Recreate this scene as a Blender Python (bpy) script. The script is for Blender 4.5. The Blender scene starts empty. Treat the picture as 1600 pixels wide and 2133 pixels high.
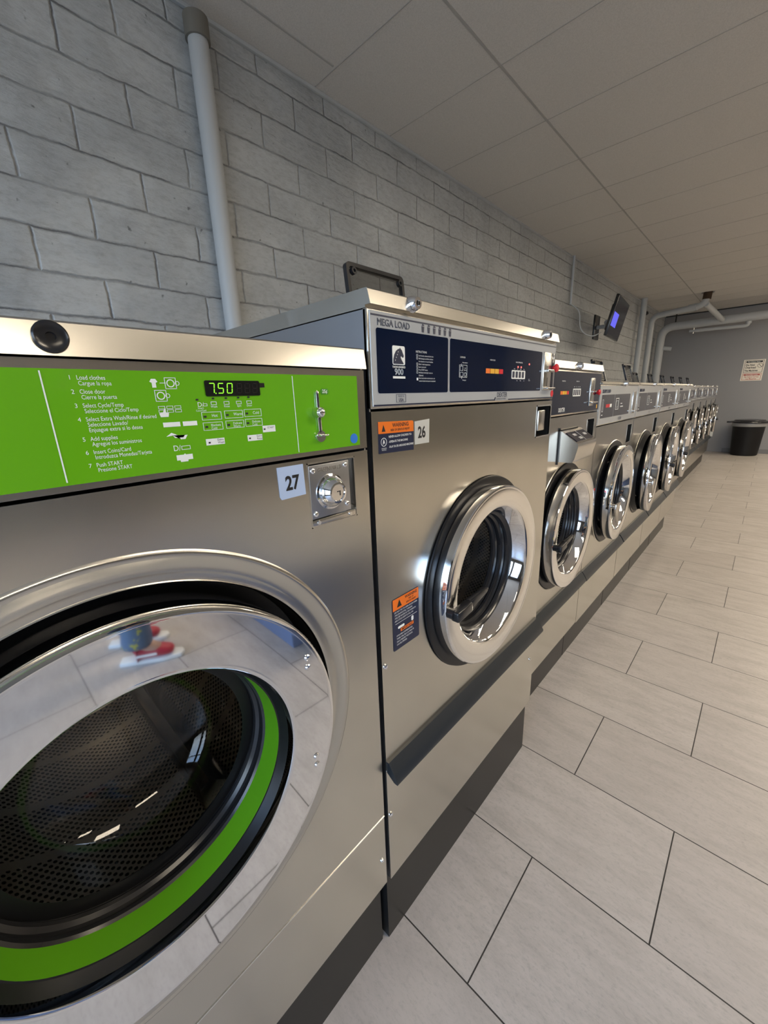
import bpy, bmesh, math, random
from mathutils import Vector, Matrix
from mathutils.geometry import tessellate_polygon
random.seed(7)
SC = bpy.context.scene
COL = SC.collection
PI = math.pi

# ---------------------------------------------------------------- camera
cam_d = bpy.data.cameras.new('camera')
cam = bpy.data.objects.new('camera', cam_d)
COL.objects.link(cam)
cam.location = (0.3057, -0.5474, 1.3429)
cam.rotation_euler = (1.29825573, 0.0357019834, 0.75187051)
cam_d.sensor_fit = 'VERTICAL'
cam_d.sensor_height = 24.0
cam_d.lens = 24.0 * 827.42 / 2133.0
cam_d.clip_start = 0.004
cam_d.clip_end = 200
SC.camera = cam

# ---------------------------------------------------------------- world, lights, exposure
SKY_STRENGTH = 5.0
LAMP_STRENGTH = 11.0
SC.view_settings.view_transform = 'Standard'
SC.view_settings.look = 'None'
SC.view_settings.gamma = 1.0
SC.view_settings.use_curve_mapping = False
SC.view_settings.exposure = 1.05
SC.cycles.max_bounces = 10
SC.cycles.transparent_max_bounces = 12
SC.cycles.glossy_bounces = 6

world = bpy.data.worlds.new('sky')
SC.world = world
world.use_nodes = True
wn, wl = world.node_tree.nodes, world.node_tree.links
bg = wn['Background']
tc = wn.new('ShaderNodeTexCoord')
sx = wn.new('ShaderNodeSeparateXYZ')
rmp = wn.new('ShaderNodeValToRGB')
mr = wn.new('ShaderNodeMapRange')
mr.inputs[1].default_value = -0.12
mr.inputs[2].default_value = 0.35
wl.new(tc.outputs['Generated'], sx.inputs[0])
wl.new(sx.outputs[2], mr.inputs[0])
wl.new(mr.outputs[0], rmp.inputs[0])
e = rmp.color_ramp.elements
e[0].position = 0.0; e[0].color = (0.30, 0.31, 0.33, 1)
e[1].position = 1.0; e[1].color = (0.42, 0.62, 1.0, 1)
m_ = rmp.color_ramp.elements.new(0.30); m_.color = (0.75, 0.85, 1.0, 1)
wl.new(rmp.outputs[0], bg.inputs[0])
bg.inputs[1].default_value = SKY_STRENGTH

# ---------------------------------------------------------------- materials
def mat(name, col, rough=0.5, metal=0.0, **k):
    m = bpy.data.materials.new(name)
    m.use_nodes = True
    b = m.node_tree.nodes['Principled BSDF']
    b.inputs['Base Color'].default_value = (*col, 1)
    b.inputs['Roughness'].default_value = rough
    b.inputs['Metallic'].default_value = metal
    for kk, v in k.items():
        b.inputs[kk.replace('_', ' ')].default_value = v
    return m

def nd(m, t, **k):
    n = m.node_tree.nodes.new(t)
    for kk, v in k.items():
        setattr(n, kk, v)
    return n

def lk(m, a, b):
    m.node_tree.links.new(a, b)

def noise(m, scale, detail=4, rough=0.6, stretch=(1, 1, 1), src=None):
    if src is None:
        src = nd(m, 'ShaderNodeTexCoord').outputs['Object']
    mp = nd(m, 'ShaderNodeMapping')
    mp.inputs['Scale'].default_value = stretch
    lk(m, src, mp.inputs[0])
    n = nd(m, 'ShaderNodeTexNoise')
    n.inputs['Scale'].default_value = scale
    n.inputs['Detail'].default_value = detail
    n.inputs['Roughness'].default_value = rough
    lk(m, mp.outputs[0], n.inputs['Vector'])
    return n

def rng(m, src, a, b, lo=0.0, hi=1.0):
    r = nd(m, 'ShaderNodeMapRange')
    r.inputs[1].default_value = lo; r.inputs[2].default_value = hi
    r.inputs[3].default_value = a; r.inputs[4].default_value = b
    lk(m, src, r.inputs[0])
    return r.outputs[0]

def mix(m, fac, a, b, blend='MIX'):
    x = nd(m, 'ShaderNodeMix', data_type='RGBA', blend_type=blend)
    if hasattr(fac, 'links'): lk(m, fac, x.inputs[0])
    else: x.inputs[0].default_value = fac
    for s, v in ((x.inputs[6], a), (x.inputs[7], b)):
        if hasattr(v, 'links'): lk(m, v, s)
        else: s.default_value = (*v, 1)
    return x.outputs[2]

def bsdf(m): return m.node_tree.nodes['Principled BSDF']

def bump(m, h, strength, dist=0.002):
    b = nd(m, 'ShaderNodeBump')
    b.inputs['Strength'].default_value = strength
    b.inputs['Distance'].default_value = dist
    lk(m, h, b.inputs['Height'])
    lk(m, b.outputs[0], bsdf(m).inputs['Normal'])

def steel(name, col, rough, aniso=0.55):
    m = mat(name, col, rough, 1.0)
    b = bsdf(m)
    b.inputs['Anisotropic'].default_value = aniso
    t = nd(m, 'ShaderNodeCombineXYZ')
    t.inputs[1].default_value = 1.0
    lk(m, t.outputs[0], b.inputs['Tangent'])
    n = noise(m, 14, 3, 0.6, (1, 0.35, 40))
    lk(m, rng(m, n.outputs[0], rough - 0.006, rough + 0.008, 0.3, 0.7), b.inputs['Roughness'])
    n2 = noise(m, 3.0, 3, 0.5)
    c = mix(m, rng(m, n2.outputs[0], 0, 1, 0.3, 0.7), tuple(v * 0.93 for v in col), tuple(min(1, v * 1.04) for v in col))
    lk(m, c, b.inputs['Base Color'])
    n3 = noise(m, 3.5, 1, 0.4, (1, 1, 0.6))
    bump(m, n3.outputs[0], 0.18, 0.004)
    return m

STEEL = steel('brushed_steel', (0.59, 0.565, 0.515), 0.235)
STEEL_S = mat('satin_steel', (0.60, 0.58, 0.545), 0.24, 1.0)
STEEL_D = mat('dull_steel', (0.42, 0.43, 0.46), 0.33, 1.0)
CHROME = mat('chrome', (0.82, 0.82, 0.83), 0.035, 1.0)
RIM = mat('polished_rim', (0.80, 0.79, 0.77), 0.14, 1.0)
BLACK = mat('black_rubber', (0.007, 0.007, 0.008), 0.34, Specular_IOR_Level=0.35)
BLACKP = mat('black_plastic', (0.014, 0.014, 0.016), 0.22)
TRIM = mat('dark_trim', (0.018, 0.022, 0.027), 0.35)
KICK = mat('dark_kick', (0.014, 0.013, 0.012), 0.35, Specular_IOR_Level=0.3)
GREEN = mat('green_panel', (0.125, 0.40, 0.006), 0.22, 0.0, Coat_Weight=0.5)
GREEND = mat('green_ring', (0.10, 0.33, 0.01), 0.3)
GREEN2 = mat('dark_green', (0.06, 0.25, 0.02), 0.3)
WHITE = mat('white_print', (0.80, 0.82, 0.80), 0.4)
PALEG = mat('pale_print', (0.62, 0.82, 0.50), 0.4)
NAVY = mat('navy_panel', (0.0022, 0.0070, 0.026), 0.08, Specular_IOR_Level=0.3)
NAVYM = mat('navy_print', (0.008, 0.014, 0.045), 0.35)
GREYP = mat('light_grey_panel', (0.42, 0.43, 0.44), 0.12, 0.0, Coat_Weight=0.6)
DARKW = mat('dark_grey_panel', (0.030, 0.030, 0.045), 0.10)
ORANGE = mat('orange_print', (0.80, 0.17, 0.01), 0.4)
BLKPR = mat('black_print', (0.01, 0.01, 0.012), 0.5)
STICKB = mat('pale_blue_sticker', (0.42, 0.52, 0.72), 0.45)
STICKW = mat('silver_sticker', (0.55, 0.54, 0.50), 0.3)
BLUE = mat('blue_sticker', (0.02, 0.17, 0.62), 0.5)
RED = mat('red_plastic', (0.62, 0.02, 0.03), 0.25)
YEL = mat('yellow_label', (0.75, 0.40, 0.02), 0.4)
SCREEN = mat('dark_display', (0.008, 0.009, 0.008), 0.12)
PIPE = mat('painted_pipe', (0.44, 0.46, 0.48), 0.45)
PIPED = mat('rusty_coupling', (0.16, 0.15, 0.13), 0.5)
RUST = mat('rusty_brown', (0.055, 0.030, 0.015), 0.8)

def emit(name, col, s):
    m = mat(name, (0.01, 0.01, 0.01), 0.5)
    b = bsdf(m)
    b.inputs['Emission Color'].default_value = (*col, 1)
    b.inputs['Emission Strength'].default_value = s
    return m
LED = emit('green_led', (0.33, 1.0, 0.03), 0.55)
LEDR = emit('red_led', (1.0, 0.1, 0.08), 1.6)
LAMP = emit('lamp_diffuser', (1.0, 0.86, 0.66), LAMP_STRENGTH)
SCRN = emit('tv_blue', (0.10, 0.10, 0.75), 0.55)

def glass(name, tint, refl=0.04):
    m = bpy.data.materials.new(name)
    m.use_nodes = True
    nt = m.node_tree
    nt.nodes.remove(nt.nodes['Principled BSDF'])
    t = nd(m, 'ShaderNodeBsdfTransparent'); t.inputs[0].default_value = (*tint, 1)
    g = nd(m, 'ShaderNodeBsdfGlossy'); g.inputs['Roughness'].default_value = 0.02
    lw = nd(m, 'ShaderNodeLayerWeight'); lw.inputs['Blend'].default_value = 0.5
    pw = nd(m, 'ShaderNodeMath', operation='POWER'); pw.inputs[1].default_value = 4.5
    lk(m, lw.outputs['Facing'], pw.inputs[0])
    f = nd(m, 'ShaderNodeMath', operation='MULTIPLY_ADD'); f.inputs[1].default_value = 0.9; f.inputs[2].default_value = refl
    lk(m, pw.outputs[0], f.inputs[0])
    x = nd(m, 'ShaderNodeMixShader')
    lk(m, f.outputs[0], x.inputs[0]); lk(m, t.outputs[0], x.inputs[1]); lk(m, g.outputs[0], x.inputs[2])
    lk(m, x.outputs[0], nt.nodes['Material Output'].inputs[0])
    return m
GLASS = glass('door_glass', (0.66, 0.66, 0.65))
GLASSW = glass('window_glass', (0.92, 0.95, 0.95))
SMOKE = glass('smoked_plastic', (0.66, 0.65, 0.63))

# perforated stainless drum
DRUM = mat('perforated_drum', (0.62, 0.57, 0.51), 0.40, 1.0)
uvn = nd(DRUM, 'ShaderNodeUVMap')
mp = nd(DRUM, 'ShaderNodeMapping'); mp.inputs['Rotation'].default_value = (0, 0, PI / 4)
lk(DRUM, uvn.outputs[0], mp.inputs[0])
vo = nd(DRUM, 'ShaderNodeTexVoronoi', voronoi_dimensions='2D')
vo.inputs['Scale'].default_value = 105
vo.inputs['Randomness'].default_value = 0
lk(DRUM, mp.outputs[0], vo.inputs['Vector'])
hole = rng(DRUM, vo.outputs['Distance'], 1, 0, 0.27, 0.36)
sepu = nd(DRUM, 'ShaderNodeSeparateXYZ'); lk(DRUM, uvn.outputs[0], sepu.inputs[0])
wv = nd(DRUM, 'ShaderNodeMath', operation='PINGPONG'); wv.inputs[1].default_value = 0.065
lk(DRUM, sepu.outputs[1], wv.inputs[0])
band = rng(DRUM, wv.outputs[0], 0, 1, 0.008, 0.010)
mu = nd(DRUM, 'ShaderNodeMath', operation='MULTIPLY')
lk(DRUM, hole, mu.inputs[0]); lk(DRUM, band, mu.inputs[1])
lk(DRUM, mix(DRUM, mu.outputs[0], (0.62, 0.57, 0.51), (0.012, 0.011, 0.01)), bsdf(DRUM).inputs['Base Color'])

# painted block wall
def block_wall():
    m = mat('painted_blocks', (0.5, 0.52, 0.54), 0.48)
    geo = nd(m, 'ShaderNodeNewGeometry')
    s = nd(m, 'ShaderNodeSeparateXYZ'); lk(m, geo.outputs['Position'], s.inputs[0])
    c = nd(m, 'ShaderNodeCombineXYZ')
    a1 = nd(m, 'ShaderNodeMath', operation='ADD'); a1.inputs[1].default_value = -0.6
    a2 = nd(m, 'ShaderNodeMath', operation='ADD'); a2.inputs[1].default_value = -2.014 + 14 * 0.142 + 0.028
    lk(m, s.outputs[1], a1.inputs[0]); lk(m, s.outputs[2], a2.inputs[0])
    lk(m, a1.outputs[0], c.inputs[0]); lk(m, a2.outputs[0], c.inputs[1])
    # wobble of the joints
    n1 = noise(m, 7, 5, 0.65, (1, 1, 1), geo.outputs['Position'])
    vs = nd(m, 'ShaderNodeVectorMath', operation='SUBTRACT'); vs.inputs[1].default_value = (0.5, 0.5, 0.5)
    lk(m, n1.outputs['Color'], vs.inputs[0])
    sc = nd(m, 'ShaderNodeVectorMath', operation='SCALE'); sc.inputs['Scale'].default_value = 0.025
    lk(m, vs.outputs[0], sc.inputs[0])
    ad = nd(m, 'ShaderNodeVectorMath', operation='ADD')
    lk(m, c.outputs[0], ad.inputs[0]); lk(m, sc.outputs[0], ad.inputs[1])
    def brick(ms, smooth):
        b = nd(m, 'ShaderNodeTexBrick')
        b.offset = 0.5; b.offset_frequency = 2
        b.inputs['Scale'].default_value = 1.0
        b.inputs['Brick Width'].default_value = 0.40
        b.inputs['Row Height'].default_value = 0.142
        b.inputs['Mortar Size'].default_value = ms
        b.inputs['Mortar Smooth'].default_value = smooth
        b.inputs['Color1'].default_value = (0, 0, 0, 1)
        b.inputs['Color2'].default_value = (1, 1, 1, 1)
        b.inputs['Bias'].default_value = 0
        lk(m, ad.outputs[0], b.inputs['Vector'])
        return b
    b1 = brick(0.0035, 0.4)
    b2 = brick(0.008, 1.0)
    big = noise(m, 2.3, 4, 0.6, (1, 1, 1), geo.outputs['Position'])
    fine = noise(m, 38, 6, 0.7, (1, 0.7, 1.6), geo.outputs['Position'])
    base = mix(m, rng(m, big.outputs[0], 0, 1, 0.3, 0.7), (0.43, 0.45, 0.465), (0.53, 0.55, 0.56))
    base = mix(m, rng(m, fine.outputs[0], 0, 0.6, 0.45, 0.72), base, (0.30, 0.305, 0.31))
    patch = noise(m, 5.5, 3, 0.6, (1, 1, 1), geo.outputs['Position'])
    pf = rng(m, patch.outputs[0], 0.25, 0.95, 0.38, 0.60)
    mm = nd(m, 'ShaderNodeMath', operation='MULTIPLY'); lk(m, b1.outputs['Fac'], mm.inputs[0]); lk(m, pf, mm.inputs[1])
    base = mix(m, mm.outputs[0], base, (0.15, 0.15, 0.16))
    spk = noise(m, 30, 2, 0.5, (1, 1, 1), geo.outputs['Position'])
    base = mix(m, rng(m, spk.outputs[0], 0, 0.75, 0.70, 0.76), base, (0.10, 0.10, 0.10))
    lk(m, base, bsdf(m).inputs['Base Color'])
    # relief
    h1 = nd(m, 'ShaderNodeMath', operation='MULTIPLY'); h1.inputs[1].default_value = -1.0
    lk(m, b2.outputs['Fac'], h1.inputs[0])
    fr = noise(m, 13, 8, 0.72, (1, 0.45, 1.7), geo.outputs['Position'])
    rp = noise(m, 2.6, 3, 0.6, (1, 1, 1.4), geo.outputs['Position'])
    h3 = nd(m, 'ShaderNodeMath', operation='MULTIPLY'); lk(m, fr.outputs[0], h3.inputs[0])
    lk(m, rng(m, rp.outputs[0], 0.9, 4.2, 0.42, 0.66), h3.inputs[1])
    h2 = nd(m, 'ShaderNodeMath', operation='ADD')
    lk(m, h3.outputs[0], h2.inputs[0]); lk(m, h1.outputs[0], h2.inputs[1])
    bump(m, h2.outputs[0], 0.8, 0.008)
    return m
BLOCK = block_wall()

def floor_mat():
    m = mat('stone_tile', (0.5, 0.48, 0.46), 0.34)
    geo = nd(m, 'ShaderNodeNewGeometry')
    mp = nd(m, 'ShaderNodeMapping')
    mp.inputs['Location'].default_value = (-0.301 + 0.732 * 20, 0.366 * 20, 0)
    lk(m, geo.outputs['Position'], mp.inputs[0])
    b = nd(m, 'ShaderNodeTexBrick')
    b.offset = 0.411; b.offset_frequency = 2
    for k, v in (('Scale', 1.0), ('Brick Width', 0.732), ('Row Height', 0.366), ('Mortar Size', 0.0018), ('Mortar Smooth', 0.1), ('Bias', 0.0)):
        b.inputs[k].default_value = v
    b.inputs['Color1'].default_value = (0.43, 0.395, 0.370, 1)
    b.inputs['Color2'].default_value = (0.49, 0.455, 0.43, 1)
    lk(m, mp.outputs[0], b.inputs['Vector'])
    n1 = noise(m, 9, 8, 0.72, (0.5, 1.9, 1), geo.outputs['Position'])
    n2 = noise(m, 85, 5, 0.8, (0.7, 1.3, 1), geo.outputs['Position'])
    n3 = noise(m, 1.7, 3, 0.5, (1, 1, 1), geo.outputs['Position'])
    c = mix(m, rng(m, n1.outputs[0], 0.0, 0.65, 0.42, 0.70), b.outputs['Color'], (0.30, 0.275, 0.25))
    c = mix(m, rng(m, n2.outputs[0], 0.0, 0.75, 0.50, 0.78), c, (0.25, 0.235, 0.22))
    c = mix(m, rng(m, n3.outputs[0], 0.0, 0.35, 0.4, 0.75), c, (0.52, 0.48, 0.455))
    c = mix(m, b.outputs['Fac'], c, (0.03, 0.028, 0.026))
    lk(m, c, bsdf(m).inputs['Base Color'])
    lk(m, rng(m, n1.outputs[0], 0.28, 0.45, 0.3, 0.7), bsdf(m).inputs['Roughness'])
    h = nd(m, 'ShaderNodeMath', operation='MULTIPLY'); h.inputs[1].default_value = -1
    lk(m, b.outputs['Fac'], h.inputs[0])
    bump(m, h.outputs[0], 0.5, 0.003)
    return m
FLOOR = floor_mat()

def ceil_mat():
    m = mat('ceiling_tile', (0.5, 0.49, 0.48), 0.75)
    n = noise(m, 220, 3, 0.7)
    c = mix(m, rng(m, n.outputs[0], 0, 1, 0.35, 0.65), (0.52, 0.505, 0.49), (0.62, 0.60, 0.58))
    lk(m, c, bsdf(m).inputs['Base Color'])
    bump(m, n.outputs[0], 0.15, 0.002)
    return m
CEIL = ceil_mat()
GRID = mat('ceiling_seam', (0.36, 0.35, 0.34), 0.6)
WALLG = mat('grey_paint', (0.26, 0.26, 0.275), 0.55)
n_ = noise(WALLG, 60, 4); bump(WALLG, n_.outputs[0], 0.08, 0.002)
WALLO = mat('warm_grey_paint', (0.10, 0.097, 0.092), 0.6)
n_ = noise(WALLO, 60, 4); bump(WALLO, n_.outputs[0], 0.08, 0.002)

# ---------------------------------------------------------------- mesh helpers
def T(x, y, z): return Matrix.Translation((x, y, z))

class B:
    def __init__(s): s.m = bmesh.new(); s.uv = None
    def box(s, x0, x1, y0, y1, z0, z1, bev=0.0, seg=2, M=None):
        t = bmesh.new()
        bmesh.ops.create_cube(t, size=1.0)
        for v in t.verts:
            v.co = Vector(((x0 + x1) / 2 + v.co.x * (x1 - x0), (y0 + y1) / 2 + v.co.y * (y1 - y0), (z0 + z1) / 2 + v.co.z * (z1 - z0)))
        if bev: bmesh.ops.bevel(t, geom=t.edges[:], offset=bev, segments=seg, affect='EDGES', profile=0.5)
        return s.add(t, M)
    def add(s, t, M=None):
        if M is not None: bmesh.ops.transform(t, matrix=M, verts=t.verts[:])
        me = bpy.data.meshes.new('t'); t.to_mesh(me); t.free()
        s.m.from_mesh(me); bpy.data.meshes.remove(me)
        return s
    def prism(s, pts, x0, x1, bev=0.0, M=None):      # polygon in (y, z) extruded along x
        t = bmesh.new()
        vs = [t.verts.new((x0, p[0], p[1])) for p in pts]
        f = t.faces.new(vs)
        r = bmesh.ops.extrude_face_region(t, geom=[f])
        for v in r['geom']:
            if isinstance(v, bmesh.types.BMVert): v.co.x = x1
        bmesh.ops.recalc_face_normals(t, faces=t.faces[:])
        if bev: bmesh.ops.bevel(t, geom=t.edges[:], offset=bev, segments=2, affect='EDGES', profile=0.5)
        return s.add(t, M)
    def lathe(s, prof, cy=0, cz=0, seg=96, M=None, uv=False, caps=False):   # (x, r) about the x axis
        t = bmesh.new()
        ul = t.loops.layers.uv.new('UVMap') if uv else None
        rings = []
        for (x, r) in prof:
            if r < 1e-6: rings.append([t.verts.new((x, cy, cz))])
            else: rings.append([t.verts.new((x, cy + r * math.cos(2 * PI * k / seg), cz + r * math.sin(2 * PI * k / seg))) for k in range(seg)])
        L = 0
        for i in range(len(rings) - 1):
            a, b = rings[i], rings[i + 1]
            dl = math.hypot(prof[i + 1][0] - prof[i][0], prof[i + 1][1] - prof[i][1])
            for k in range(seg):
                k2 = (k + 1) % seg
                q = [a[k % len(a)], a[k2 % len(a)], b[k2 % len(b)], b[k % len(b)]]
                u = [(k, L), (k + 1, L), (k + 1, L + dl), (k, L + dl)]
                qq, uu = [], []
                for v, w in zip(q, u):
                    if v not in qq: qq.append(v); uu.append(w)
                if len(qq) < 3: continue
                f = t.faces.new(qq)
                if ul:
                    for lp, w in zip(f.loops, uu):
                        lp[ul].uv = (w[0] * 2 * PI * 0.27 / seg, w[1])
            L += dl
        if caps:
            for r in (rings[0], rings[-1]):
                if len(r) > 2: t.faces.new(r)
        bmesh.ops.recalc_face_normals(t, faces=t.faces[:])
        return s.add(t, M)
    def cyl(s, p0, p1, r, seg=24, r2=None):
        p0, p1 = Vector(p0), Vector(p1)
        d = p1 - p0
        t = bmesh.new()
        bmesh.ops.create_cone(t, cap_ends=True, segments=seg, radius1=r, radius2=r if r2 is None else r2, depth=d.length)
        q = Vector((0, 0, 1)).rotation_difference(d.normalized()).to_matrix().to_4x4()
        return s.add(t, Matrix.Translation((p0 + p1) / 2) @ q)
    def sph(s, c, r, sc=(1, 1, 1), seg=20):
        t = bmesh.new()
        bmesh.ops.create_uvsphere(t, u_segments=seg, v_segments=seg // 2 + 2, radius=r)
        return s.add(t, Matrix.Translation(c) @ Matrix.Diagonal((*sc, 1)))
    def tube(s, pts, r, seg=20, sub=6, bend=None):
        P = [Vector(p) for p in pts]
        path = [P[0]]
        for i in range(1, len(P) - 1):
            d0 = (P[i - 1] - P[i]); d1 = (P[i + 1] - P[i])
            k = bend or r * 2.5
            a = P[i] + d0.normalized() * min(k, d0.length * 0.5)
            c = P[i] + d1.normalized() * min(k, d1.length * 0.5)
            for j in range(sub + 1):
                u = j / sub
                path.append(a * (1 - u) ** 2 + P[i] * 2 * u * (1 - u) + c * u * u)
        path.append(P[-1])
        t = bmesh.new()
        rings = []
        up = None
        for i, p in enumerate(path):
            tg = (path[min(i + 1, len(path) - 1)] - path[max(i - 1, 0)]).normalized()
            if up is None:
                up = tg.orthogonal().normalized()
            else:
                up = (up - tg * up.dot(tg)).normalized()
            w = tg.cross(up)
            rings.append([t.verts.new(p + (up * math.cos(2 * PI * k / seg) + w * math.sin(2 * PI * k / seg)) * r) for k in range(seg)])
        for a, b in zip(rings, rings[1:]):
            for k in range(seg):
                t.faces.new([a[k], a[(k + 1) % seg], b[(k + 1) % seg], b[k]])
        t.faces.new(rings[0]); t.faces.new(rings[-1])
        bmesh.ops.recalc_face_normals(t, faces=t.faces[:])
        return s.add(t)
    def plate(s, outer, holes, x, thick=0.0015):    # sheet with holes in the (y, z) plane
        loops = [[Vector((x, a, b)) for a, b in l] for l in [outer] + holes]
        tris = tessellate_polygon(loops)
        flat = [v for l in loops for v in l]
        t = bmesh.new()
        vs = [t.verts.new(v) for v in flat]
        for tr in tris:
            try: t.faces.new([vs[i] for i in tr])
            except ValueError: pass
        bmesh.ops.dissolve_limit(t, angle_limit=0.001, verts=t.verts[:], edges=t.edges[:])
        for f in t.faces:
            if f.normal.x < 0: f.normal_flip()
        r = bmesh.ops.extrude_face_region(t, geom=t.faces[:])
        for v in r['geom']:
            if isinstance(v, bmesh.types.BMVert): v.co.x -= thick
        bmesh.ops.recalc_face_normals(t, faces=t.faces[:])
        return s.add(t)
    def text(s, body, size, y, z, x, align='LEFT', sx=1.0, bold=0.0, M=None, outline=False):
        c = bpy.data.curves.new('t', 'FONT')
        c.body = body; c.size = size; c.align_x = align; c.offset = bold * size
        c.resolution_u = 3
        if outline: c.fill_mode = 'NONE'; c.bevel_depth = size * 0.022; c.bevel_resolution = 0
        o = bpy.data.objects.new('t', c)
        COL.objects.link(o)
        dg = bpy.context.evaluated_depsgraph_get(); dg.update()
        me = bpy.data.meshes.new_from_object(o.evaluated_get(dg))
        t = bmesh.new(); t.from_mesh(me)
        for v in t.verts:
            v.co = Vector((x + v.co.z, y + v.co.x * sx, z + v.co.y))
        bpy.data.objects.remove(o); bpy.data.curves.remove(c); bpy.data.meshes.remove(me)
        return s.add(t, M)
    def rect(s, y0, y1, z0, z1, x, w=0.001):     # outline frame
        h = 0.0003
        s.box(x, x + h, y0, y1, z0, z0 + w); s.box(x, x + h, y0, y1, z1 - w, z1)
        s.box(x, x + h, y0, y0 + w, z0, z1); s.box(x, x + h, y1 - w, y1, z0, z1)
        return s
    def done(s, name, m, parent=None, smooth=True):
        me = bpy.data.meshes.new(name)
        s.m.to_mesh(me); s.m.free()
        me.materials.append(m)
        o = bpy.data.objects.new(name, me)
        COL.objects.link(o)
        if smooth:
            me.shade_smooth()
            me.set_sharp_from_angle(angle=math.radians(32))
        o.parent = parent
        return o

def tag(o, label, cat, group=None, kind=None):
    if label: o['label'] = label
    if cat: o['category'] = cat
    if group: o['group'] = group
    if kind: o['kind'] = kind
    return o

def thing(name, label, cat, loc=(0, 0, 0), group=None, rz=0):
    o = bpy.data.objects.new(name, None)
    COL.objects.link(o)
    o.empty_display_size = 0.1
    o.location = loc
    o.rotation_euler = (0, 0, rz)
    return tag(o, label, cat, group)

def struct(b, name, m, smooth=False):
    return tag(b.done(name, m, smooth=smooth), None, None, kind='structure')

def circle(cy, cz, r, n=96):
    return [(cy + r * math.cos(2 * PI * k / n), cz + r * math.sin(2 * PI * k / n)) for k in range(n)]

def rrect(y0, y1, z0, z1, r, n=5):
    P = []
    for cy, cz, a0 in ((y1 - r, z1 - r, 0), (y0 + r, z1 - r, PI / 2), (y0 + r, z0 + r, PI), (y1 - r, z0 + r, 1.5 * PI)):
        for k in range(n + 1):
            a = a0 + PI / 2 * k / n
            P.append((cy + r * math.cos(a), cz + r * math.sin(a)))
    return P

# ---------------------------------------------------------------- the room
XL, XR, YN, YF, ZC = -1.70, 5.2, -3.6, 10.9, 2.93
struct(B().box(XL - 0.2, XR + 0.2, YN - 0.2, YF + 0.2, -0.1, 0), 'floor', FLOOR)
struct(B().box(XL - 0.2, XL, YN - 0.2, YF + 0.2, 0, ZC + 0.25), 'wall_left', BLOCK)
struct(B().box(XL, XR + 0.2, YF, YF + 0.2, 0, ZC + 0.25), 'wall_far', WALLG)
struct(B().box(XR, XR + 0.2, YN - 0.2, YF, 0, ZC + 0.25), 'wall_right', WALLO)
# near wall with shop windows
nw = B()
nw.box(XL, XR, YN - 0.2, YN, 0, 0.35); nw.box(XL, XR, YN - 0.2, YN, 2.55, ZC + 0.25)
cols = [(-1.7, -1.5), (0.2, 0.4), (2.1, 2.3), (4.0, 5.2)]
for a, b in cols: nw.box(a, b, YN - 0.2, YN, 0.35, 2.55)
struct(nw, 'wall_near', WALLO)
for i, (a, b) in enumerate(((-1.5, 0.2), (0.4, 2.1), (2.3, 4.0))):
    w = B()
    for q in ((a, a + 0.05, 0.35, 2.55), (b - 0.05, b, 0.35, 2.55)): w.box(q[0], q[1], YN - 0.12, YN - 0.05, q[2], q[3])
    for z in (0.35, 1.95, 2.5): w.box(a + 0.05, b - 0.05, YN - 0.12, YN - 0.05, z, z + 0.05)
    fr = struct(w, 'window_%d' % (i + 1), TRIM)
    B().box(a + 0.05, b - 0.05, YN - 0.09, YN - 0.084, 0.4, 2.5).done('pane', GLASSW, fr, False)
    ld = bpy.data.lights.new('window_portal', 'AREA')
    ld.shape = 'RECTANGLE'; ld.size = b - a; ld.size_y = 2.2
    ld.cycles.is_portal = True
    lo = bpy.data.objects.new('window_portal', ld); COL.objects.link(lo)
    lo.location = ((a + b) / 2, YN - 0.14, 1.45)
    lo.rotation_euler = (PI / 2, 0, 0)
# ceiling: tiles with seams, a broken hole where the pipe goes through
HX, HY = -0.765, 8.80
cl = B()
hole_pts = [(HX - 0.07, HY - 0.09), (HX - 0.01, HY - 0.12), (HX + 0.06, HY - 0.10), (HX + 0.11, HY - 0.03), (HX + 0.07, HY + 0.02), (HX + 0.10, HY + 0.10), (HX + 0.01, HY + 0.12), (HX - 0.06, HY + 0.09), (HX - 0.09, HY + 0.01)]
cb = B().plate([(XL, YN), (XR, YN), (XR, YF), (XL, YF)], [hole_pts], 0, 0.02)
for v in cb.m.verts: v.co = Vector((v.co.y, v.co.z, ZC - v.co.x))
bmesh.ops.recalc_face_normals(cb.m, faces=cb.m.faces[:])
struct(cb, 'ceiling', CEIL)
struct(B().box(XL, XR, YN, YF, ZC + 0.23, ZC + 0.25), 'trim_1', KICK)
sm = B()
sm.box(-0.945, -0.933, YN, YF, ZC - 0.0035, ZC + 0.001, 0.001, 1)
for k in range(1, 4):
    x = -0.94 + 1.2 * k
    sm.box(x - 0.006, x + 0.006, YN, YF, ZC - 0.0035, ZC + 0.001, 0.001, 1)
sm.box(-1.52, -1.51, -2.6, 1.12, ZC - 0.0035, ZC + 0.001, 0.001, 1)
for k in range(-7, 17):
    y = 1.135 + 0.582 * k
    sm.box(XL if k >= 0 else -1.515, XR, y - 0.002, y + 0.002, ZC - 0.0015, ZC + 0.001)
struct(sm, 'trim_2', GRID)
struct(B().box(XL, XL + 0.018, YN, YF, ZC - 0.016, ZC, 0.003), 'trim_3', PIPE)
struct(B().box(XL, XR, YF - 0.02, YF, ZC - 0.02, ZC - 0.004), 'trim_4', BLACK)
struct(B().box(-0.30, XR, YF - 0.012, YF, 0, 0.09, 0.003), 'baseboard_far', mat('baseboard', (0.17, 0.17, 0.18), 0.5))

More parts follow.
